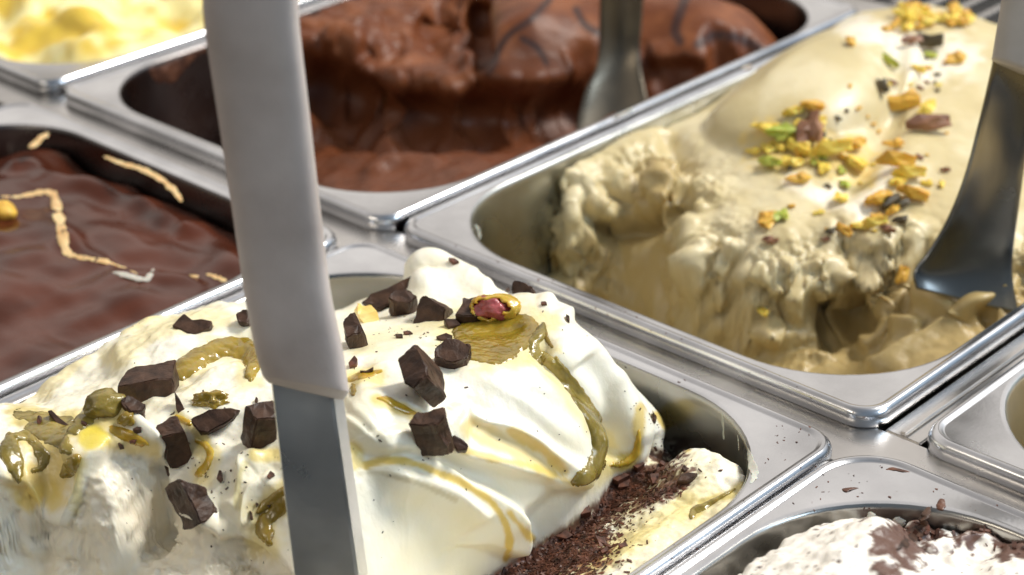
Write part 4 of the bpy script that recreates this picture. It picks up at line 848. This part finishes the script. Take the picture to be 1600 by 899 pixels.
# ---- chopped pistachios on the beige gelato
NM = {}
for mt in ('nut_green', 'nut_yellow', 'nut_orange', 'nut_brown', 'nut_dark'):
    NM[mt] = [lump_mesh('nut_bit', 1, .50, .40, 20+i*3+len(mt), mt, .50, 2, .82) for i in range(3)]
def nut(px, py, length, width, ang, mt, label, group=None, lift=.4):
    dist = np.linalg.norm(G.hit(px, py)[0]-CO); s_ = length/2*dist/CF*1000*1.45
    me = NM[mt][int(px) % 3].copy(); r = width/length*1.25
    o = place(G, me, 'pistachio_piece', px, py, ang, label, 'pistachio', group or 'chopped pistachios on the beige gelato', lift*s_, (rs.uniform(-.3, .3), rs.uniform(-.2, .2)))
    me.polygons.foreach_set('use_smooth', [False]*len(me.polygons))
    o.matrix_world = o.matrix_world @ Matrix.Diagonal((s_, s_*max(r, .55)*1.15, s_*1.2, 1)); return o
for a in ((1222, 213, 40, 26, 10, 'nut_green', 'bright green pistachio piece beside the reddish brown half nut'), (1262, 207, 46, 36, 80, 'nut_brown', 'reddish brown skinned half pistachio in the middle of the nut heap'),
  (1270, 172, 28, 20, 0, 'nut_orange', 'orange yellow piece directly above the reddish brown half nut'), (1240, 180, 26, 16, 20, 'nut_yellow', 'yellow piece upper left of the reddish brown half nut'), (1204, 206, 26, 20, -30, 'nut_yellow', 'yellow piece left of the bright green one'),
  (1250, 240, 34, 16, -50, 'nut_yellow', 'long yellow sliver below the bright green piece'), (1300, 246, 50, 16, 15, 'nut_yellow', 'longest yellow sliver lying under the reddish brown half nut'), (1336, 232, 26, 22, 50, 'nut_orange', 'orange piece at the right end of the nut heap'), (1336, 262, 28, 22, -40, 'nut_yellow', 'golden wedge just below the orange piece at the right end of the heap'),
  (1205, 260, 30, 20, -40, 'nut_green', 'green speckled piece at the lower left of the heap'), (1240, 262, 26, 20, 30, 'nut_yellow', 'pale yellow piece in the lower middle of the heap'), (1288, 268, 18, 20, 80, 'nut_yellow', 'pale round piece at the lower right of the heap'), (1248, 286, 26, 14, 0, 'nut_orange', 'amber piece lowest of the nut heap'),
  (1415, 168, 38, 26, -5, 'nut_orange', 'brown edged yellow half nut, left of a pair high on the beige slope'), (1447, 182, 36, 22, 60, 'nut_yellow', 'bright yellow pistachio half above the orange sliver'), (1452, 207, 50, 18, 12, 'nut_brown', 'long reddish orange sliver below the bright yellow half'), (1376, 140, 24, 12, -70, 'nut_dark', 'upright dark skinned sliver alone on the beige slope'),
  (1393, 133, 14, 6, -20, 'nut_brown', 'tiny purple brown fleck right of the upright dark sliver'), (1401, 230, 22, 16, -30, 'nut_orange', 'small orange piece midway down the pale streak'), (1402, 265, 46, 18, 8, 'nut_orange', 'long orange piece above the yellow slivers'), (1420, 280, 40, 14, 12, 'nut_yellow', 'yellow sliver directly under the long orange piece'), (1402, 290, 24, 16, 40, 'nut_yellow', 'yellow bit at the left end of the yellow sliver'),
  (1372, 318, 34, 24, 30, 'nut_orange', 'orange half nut left of the dark gap in the lower cluster'), (1392, 322, 30, 12, 50, 'nut_dark', 'blackish skin piece in the centre of the lower cluster'), (1426, 312, 38, 22, -15, 'nut_orange', 'orange brown half nut at the right of the lower cluster'), (1396, 334, 26, 14, 50, 'nut_orange', 'narrow orange piece below the blackish skin'), (1410, 322, 20, 14, 30, 'nut_dark', 'dark green piece between the two orange half nuts'),
  (1350, 358, 28, 14, 0, 'nut_yellow', 'golden piece at the lower left of the lower cluster'), (1372, 357, 30, 14, 5, 'nut_yellow', 'golden piece right beside the lower left one'), (1388, 362, 18, 10, -20, 'nut_brown', 'brown tip at the end of the golden pair'), (1410, 346, 18, 12, 0, 'nut_dark', 'small black piece right of the golden pair'), (1370, 342, 16, 12, 0, 'nut_orange', 'small orange bit above the golden pair'),
  (1202, 349, 26, 26, 60, 'nut_orange', 'round orange yellow nut lower left, alone near the crumbly edge'), (1220, 340, 22, 22, 70, 'nut_green', 'green piece touching the round orange yellow nut'), (1205, 378, 18, 12, 10, 'nut_brown', 'purple brown bit under the round orange yellow nut'), (1322, 362, 24, 12, -70, 'nut_orange', 'upright golden sliver near the crumbly edge'), (1291, 376, 12, 8, 0, 'nut_brown', 'tiny purple bit left of the upright golden sliver'), (1299, 363, 12, 12, 0, 'nut_dark', 'tiny dark bit above the tiny purple one'),
  (1314, 317, 24, 22, 80, 'nut_yellow', 'pale orange cube like piece left of the white glare'), (1320, 291, 14, 16, 90, 'nut_green', 'small green grain above the pale orange cube like piece'), (1280, 336, 14, 10, 0, 'nut_yellow', 'small yellow grain between the heap and the crumbly edge'), (1237, 324, 9, 9, 0, 'nut_orange', 'tiny orange grain above the green piece near the edge'),
  (1198, 492, 22, 12, -70, 'nut_yellow', 'bright yellow sliver low on the broken face'), (1408, 431, 22, 18, 80, 'nut_orange', 'orange nut stuck beside the spatula tip'), (1448, 78, 40, 16, -20, 'nut_dark', 'dark green shell like nut high on the slope'), (1425, 70, 26, 8, 25, 'nut_brown', 'thin brown curved skin left of the dark green nut'), (1455, 91, 16, 10, 0, 'nut_green', 'yellow green bit just under the dark green nut'),
  (1494, 97, 24, 18, 10, 'nut_orange', 'round orange piece right of the dark green nut'), (1388, 102, 26, 10, -30, 'nut_green', 'olive skin sliver left of the dark green nut'), (1434, 112, 18, 8, -15, 'nut_yellow', 'thin yellow splinter below the dark green nut'), (1331, 68, 14, 14, 80, 'nut_orange', 'single amber grain far left on the upper slope'), (1384, 49, 14, 12, 30, 'nut_orange', 'single amber grain above and right of another'),
  (1418, 46, 14, 10, 0, 'nut_yellow', 'small yellow bit left of the top cluster'), (1403, 40, 18, 12, 40, 'nut_orange', 'brown orange bit at the left foot of the top cluster'), (1437, 248, 10, 7, -20, 'nut_brown', 'tiny brown bit right of the long orange piece'), (1477, 269, 14, 6, 0, 'nut_brown', 'tiny purple brown bit close to the spatula blade'), (1448, 290, 14, 10, -20, 'nut_yellow', 'pale yellow grain right of the yellow sliver'), (1472, 291, 12, 8, 70, 'nut_yellow', 'pale yellow grain nearest the spatula blade')):
    nut(*a)
for i in range(34):
    a = rs.uniform(0, 2*math.pi); r = math.sqrt(rs.rand()); x, y = 1256+82*r*math.cos(a), 232+52*r*math.sin(a)+8*math.cos(a)
    mt = random.choice(('nut_yellow', 'nut_yellow', 'nut_orange', 'nut_green', 'nut_yellow', 'nut_dark')); cn = {'nut_yellow': 'yellow', 'nut_orange': 'amber', 'nut_green': 'green', 'nut_dark': 'dark'}[mt]; sd_ = 'left of' if x < 1235 else 'right of' if x > 1290 else 'above' if y < 205 else 'below'
    nut(x, y, rs.uniform(10, 21), rs.uniform(8, 13), rs.uniform(-80, 80), mt, f'small {cn} chopped bit in the nut heap, {sd_} the reddish brown half nut', f'small {cn} bits {sd_} the brown half nut')
for i in range(26):
    x, y = 1462+rs.uniform(-1, 1)*52, 30+rs.uniform(-1, 1)*17; x += (y-30)*.6
    mt = random.choice(('nut_yellow', 'nut_orange')); cn = {'nut_yellow': 'yellow', 'nut_orange': 'amber'}[mt]; sd_ = 'left part' if x < 1450 else 'right part' if x > 1495 else 'middle'
    nut(x, y, rs.uniform(13, 26), rs.uniform(9, 16), rs.uniform(-80, 80), mt, f'blurred {cn} pistachio bit in the {sd_} of the topmost cluster on the beige gelato', f'{cn} bits in the {sd_} of the topmost cluster')
for i in range(30):
    x = rs.uniform(1290, 1490); y = rs.uniform(110, 380) if x < 1440 else rs.uniform(90, 250)
    mt = random.choice(('nut_yellow', 'nut_brown', 'nut_dark', 'nut_orange')); cn = {'nut_yellow': 'yellow', 'nut_orange': 'amber', 'nut_brown': 'brown', 'nut_dark': 'dark'}[mt]; sd_ = 'upper' if y < 160 else 'middle' if y < 260 else 'lower'
    nut(x, y, rs.uniform(5, 9), rs.uniform(4, 6), rs.uniform(-80, 80), mt, f'tiny {cn} nut crumb lying loose on the {sd_} part of the beige slope', f'tiny {cn} crumbs on the {sd_} beige slope')

# ---- pale ribbons, nut and chocolate on the glossy sauce
def lrib(L_, label, mat='peanut', name='peanut_ribbon', cat='ribbon', flat=.15, amp=.75, gel=L):
    return ribbon(gel, name, L_, mat, label, cat, 'pale ribbons on the glossy chocolate' if gel is L else None, flat, amp, seed=int(L_[0][0]) % 17+2)
lrib([(0, 307, 4), (25, 308, 5), (45, 305, 5), (70, 300, 7), (84, 306, 7), (92, 340, 7), (98, 370, 8), (104, 395, 7), (122, 402, 5), (150, 406, 5), (180, 414, 6), (215, 428, 5)], 'longest pale tan ribbon, bent in a zigzag across the glossy chocolate')
lrib([(162, 244, 4), (190, 256, 6), (220, 264, 6), (250, 280, 6), (272, 298, 5), (284, 316, 4)], 'tan ribbon clinging to the far wall of the glossy chocolate pan')
lrib([(75, 208, 6), (62, 218, 6), (48, 232, 7)], 'short tan hook at the far left corner of the glossy chocolate pan')
lrib([(295, 430, 4), (310, 433, 5)], 'shorter of two tan dashes near the near edge of the glossy chocolate'); lrib([(322, 428, 4), (340, 434, 5), (354, 440, 4)], 'longer of two tan dashes near the near edge of the glossy chocolate')
place(L, lump_mesh('hazelnut_piece', 5, 3.4, 3, 2, 'nut_orange', .15), 'hazelnut_piece', 2, 338, 0, 'orange brown nut half cut by the left edge of the photo', 'nut', None, 1.5)
lrib([(175, 425, 3), (200, 432, 8), (228, 438, 7), (240, 420, 4)], 'whitish patch of cream at the end of the zigzag ribbon', 'residue', 'cream_patch', 'cream', .3)
flakes(Rr, 'chocolate_shavings', along([(1440, 830), (1470, 800), (1530, 815), (1600, 840)], 420, 20), 'shaving', 'dark chocolate shavings caught in the hollow of the lower right gelato', 'chocolate shavings', .35, 1.6)
lrib([(1400, 860, 3), (1420, 846, 7), (1436, 828, 9), (1446, 806, 7), (1452, 792, 3)], 'dark glossy chocolate curtain on the left flank of the lower right gelato hollow', 'dark', 'chocolate_streak', 'chocolate', .35, .5, Rr)
# residue on the pans
def smear(gel_key, verts_px, zlev, label, mat, name, cat, wall=False): pass
def blob_on(target_bvh, L_, name, mat, label, cat, flat=.25, group=None):
    class T: pass
    t_ = T(); t_.bvh = target_bvh; t_.hit = lambda px, py, z=0: Gel.hit(t_, px, py, z); return ribbon(t_, name, L_, mat, label, cat, group, flat, .5, seed=4)
def pan_bvh(key):
    t = PAN[key][5]; V = []; Fq = []
    for ch in [c for c in bpy.data.objects if c.parent == t]:
        k0 = len(V); V += [v.co.copy() for v in ch.data.vertices]; Fq += [[k0+i for i in p.vertices] for p in ch.data.polygons]
    return BVHTree.FromPolygons(V, Fq)
bC, bR, bW, bP = pan_bvh('C'), pan_bvh('R'), pan_bvh('W'), pan_bvh('P')
blob_on(bC, [(232, 108, 6), (250, 116, 12), (268, 112, 14), (285, 98, 10), (305, 84, 6), (325, 76, 4)], 'chocolate_smear', 'choc_smear', 'brown chocolate drip under the rim of the milk chocolate pan, left of the white handle', 'smear', .12)
blob_on(bR, [(1384, 734, 2), (1396, 733, 4), (1410, 736, 3), (1422, 738, 1.5)], 'chocolate_smear', 'choc_smear', 'small reddish chocolate smear on the flat corner of the lower right pan', 'smear', .15)
blob_on(bR, [(1316, 764, 3), (1322, 766, 5), (1330, 764, 3), (1342, 763, 1.5)], 'chocolate_smear', 'choc_smear', 'dark chocolate speck on the lip of the lower right pan', 'smear', .3)
blob_on(bR, [(1472, 780, 5), (1470, 792, 6), (1468, 798, 4)], 'chocolate_smear', 'choc_smear', 'upright chocolate dab at the top of the streaked white gelato', 'smear', .4)
blob_on(bR, [(1400, 808, 6), (1404, 818, 10), (1408, 824, 7)], 'cream_residue', 'residue', 'larger white cream dab on the wall of the lower right pan', 'cream', .3)
blob_on(bR, [(1358, 800, 3), (1361, 806, 6), (1363, 812, 4)], 'cream_residue', 'residue', 'smaller white cream dab on the wall of the lower right pan', 'cream', .3)
blob_on(bR, [(1360, 838, 6), (1372, 840, 9), (1382, 848, 6)], 'cream_residue', 'residue', 'thin cream film low on the wall of the lower right pan', 'cream', .1)

blob_on(bW, [(1168, 700, 2), (1172, 715, 4), (1176, 730, 6), (1180, 744, 5), (1172, 756, 3)], 'cream_residue', 'residue', 'dried cream smear on the lip beside the tip of the lower cream slab', 'cream', .12)
blob_on(bW, [(1128, 642, 3), (1130, 665, 3), (1131, 690, 2)], 'cream_residue', 'residue', 'left of two faint cream runs on the inner corner wall of the white gelato pan', 'cream', .06)
blob_on(bW, [(1150, 655, 3), (1153, 680, 3), (1155, 705, 2)], 'cream_residue', 'residue', 'right of two faint cream runs on the inner corner wall of the white gelato pan', 'cream', .06)
blob_on(bW, [(60, 622, 3), (90, 606, 5), (120, 592, 3)], 'cream_residue', 'residue', 'beige cream film on the rim wall at the far left of the white gelato pan', 'cream', .08)
blob_on(bP, [(1160, 108, 3), (1168, 104, 6), (1176, 102, 4)], 'cream_residue', 'residue', 'small beige dab on the left wall of the pistachio pan near the dome', 'cream', .2)
blob_on(bP, [(960, 184, 2), (975, 177, 3), (990, 169, 2)], 'cream_residue', 'residue', 'thin beige smear along the left lip of the pistachio pan', 'cream', .12)
blob_on(bP, [(742, 352, 3), (748, 362, 5), (750, 374, 4)], 'cream_residue', 'residue', 'greyish fleck low on the left corner wall of the pistachio pan', 'cream', .08)
class _T: pass
def crumbs_on(bv, samples, label):
    t_ = _T(); t_.bvh = bv; t_.hit = lambda px, py, z=0: Gel.hit(t_, px, py, z)
    flakes(t_, 'crumbs', samples, 'shaving', label, 'crumbs', .12, .55)
crumbs_on(bW, [(rs.uniform(1190, 1290), rs.uniform(655, 760)) for _ in range(26)]+[(rs.uniform(900, 1180), rs.uniform(490, 640)) for _ in range(24)]+[(rs.uniform(1020, 1180), rs.uniform(780, 880)) for _ in range(22)], 'scattered fine crumbs on the steel rim of the white gelato pan')
crumbs_on(bR, [(rs.uniform(1230, 1590), rs.uniform(715, 800)) for _ in range(46)], 'scattered fine crumbs on the flat corner of the lower right pan')
crumbs_on(bP, [(rs.uniform(640, 1350), 0) for _ in range(0)]+[(620+q*7.4+rs.uniform(-4, 4), 352+q*3.1+rs.uniform(-16, 4)) for q in range(0, 100, 3)], 'scattered fine crumbs along the near rim of the pistachio gelato pan')
# ------------------------------------------------------------------ spatulas
def strip(name, Lp, Rp, d0, d1, thick, mat, parent=None, bulge=0.0, curve=None):
    """steel strip between two seen edges; distance from the viewer goes d0 -> d1 along it"""
    n = len(Lp); Ls = smooth_curve(Lp, 8); Rs = smooth_curve(Rp, 8); m_ = min(len(Ls), len(Rs)); K = 9
    v = []
    for i in range(m_):
        u_ = i/(m_-1); dd = d0+(d1-d0)*u_+(curve(u_) if curve else 0)
        a, b = atd(*Ls[i], dd), atd(*Rs[i], dd); T_ = None
        for k_ in range(K):
            w_ = k_/(K-1); p = a*(1-w_)+b*w_; p = p+CFW*(bulge*math.sin(math.pi*w_)*np.linalg.norm(b-a)); v.append(p)
    f = [(i*K+k_, i*K+k_+1, (i+1)*K+k_+1, (i+1)*K+k_) for i in range(m_-1) for k_ in range(K-1)]
    o = link(name, mesh(name, v, f), M[mat], parent); md = o.modifiers.new('thick', 'SOLIDIFY'); md.thickness = thick; md.offset = 0
    bv = o.modifiers.new('bev', 'BEVEL'); bv.width = thick*.3; bv.segments = 2; bv.limit_method = 'ANGLE'; bv.angle_limit = R(50)
    return o
def sleeve(name, axis, mat, parent, K=28, squash=.8):
    """rounded sleeve: axis = list of (left px, right px, y-left, y-right, distance)"""
    A = smooth_curve(axis, 6); v = []
    for xl, xr, yl, yr, dd in A:
        a, b = atd(xl, yl, dd), atd(xr, yr, dd); c = (a+b)/2; hx = (b-a)/2; w_ = np.linalg.norm(hx); hz = CFW*w_*squash
        for k_ in range(K):
            t_ = 2*math.pi*k_/K; cs, sn = math.cos(t_), math.sin(t_); e = 2/3.2
            v.append(c+hx*math.copysign(abs(cs)**e, cs)+hz*(math.copysign(abs(sn)**e, sn)))
    n = len(A); f = [(i*K+k_, i*K+(k_+1) % K, (i+1)*K+(k_+1) % K, (i+1)*K+k_) for i in range(n-1) for k_ in range(K)]
    f += [tuple(range(K))[::-1], tuple(range((n-1)*K, n*K))]
    o = link(name, mesh(name, v, f), M[mat], parent); bm = bmesh.new(); bm.from_mesh(o.data); bmesh.ops.recalc_face_normals(bm, faces=bm.faces[:]); bm.to_mesh(o.data); bm.free()
    o.data.polygons.foreach_set('use_smooth', [True]*len(o.data.polygons)); return o
s1 = empty('spatula', atd(515, 960, .402), 'spatula with long off white plastic handle and steel blade standing in the white gelato', 'spatula')
sleeve('handle', [(214, 378, -640, -640, .290), (262, 418, -350, -350, .309), (312, 462, -60, -60, .330), (320, 468, 40, 40, .337), (341, 484, 180, 180, .348), (362, 500, 320, 320, .358), (381, 516, 450, 450, .367), (398, 536, 540, 550, .373), (409, 544, 580, 604, .376), (414, 545, 590, 613, .377), (420, 538, 597, 624, .378)], 'handle', s1, squash=.55)
# blade: solid bar with rectangular section
def bar(name, q0, q1, thick, mat, parent, side, d0, d1, n=10):
    v = []; f = []
    for i in range(n+1):
        u_ = i/n; dd = d0+(d1-d0)*u_
        l = atd(q0[0][0]*(1-u_)+q1[0][0]*u_, q0[0][1]*(1-u_)+q1[0][1]*u_, dd); r = atd(q0[1][0]*(1-u_)+q1[1][0]*u_, q0[1][1]*(1-u_)+q1[1][1]*u_, dd)
        h = (CFW+CR*side); h = h/np.linalg.norm(h)*thick; c = .0005; x = (r-l)/np.linalg.norm(r-l)
        for p in (l+h*.12, l+x*c, r-x*c, r+h*.12, r+h*.88, r+h-x*c, l+h+x*c, l+h*.88): v.append(p)
    for i in range(n):
        for k_ in range(8): f.append((i*8+k_, i*8+(k_+1) % 8, (i+1)*8+(k_+1) % 8, (i+1)*8+k_))
    f += [tuple(range(8))[::-1], tuple(range(n*8, n*8+8))]
    o = link(name, mesh(name, v, f), M[mat], parent, smooth=False); bm = bmesh.new(); bm.from_mesh(o.data); bmesh.ops.recalc_face_normals(bm, faces=bm.faces[:]); bm.to_mesh(o.data); bm.free(); return o
bar('blade', ((420, 585), (516, 600)), ((470, 1010), (574, 1010)), .0034, 'blade_steel', s1, .9, .3750, .3880)
s2 = empty('spatula', atd(1510, 470, .52), 'spatula with grey handle and broad steel blade digging into the beige gelato', 'spatula')
strip('blade', [(1556, 70), (1546, 120), (1530, 190), (1508, 275), (1480, 345), (1450, 395), (1428, 425), (1432, 452)], [(1622, 92), (1616, 135), (1608, 200), (1600, 265), (1590, 340), (1583, 395), (1583, 440), (1592, 490)], .478, .515, .0015, 'blade_dark', s2, .10, lambda u: .012*math.sin(math.pi*u))
sleeve('handle', [(1662, 1756, -640, -640, .408), (1640, 1730, -480, -480, .424), (1608, 1695, -270, -270, .444), (1576, 1660, -70, -70, .462), (1566, 1650, 0, 0, .468), (1556, 1640, 60, 70, .473), (1551, 1636, 92, 128, .476)], 'handle2', s2, squash=.5)
s3 = empty('spatula', atd(955, 190, .70), 'dull steel spatula standing upright in the milk chocolate gelato', 'spatula')
sleeve('handle', [(905, 1010, -420, -420, .612), (916, 1014, -260, -260, .632), (926, 1016, -110, -110, .652), (930, 1014, -96, -96, .654)], 'handle2', s3, squash=.5)
strip('blade', [(938, -105), (938, -30), (937, 30), (936, 75), (930, 110), (915, 140), (903, 185), (898, 240)], [(1008, -105), (1006, -30), (1004, 20), (1001, 60), (1000, 90), (1004, 120), (1012, 160), (1018, 230)], .655, .66, .0018, 'blade_brown', s3, .12, lambda u: .01*math.sin(math.pi*u))
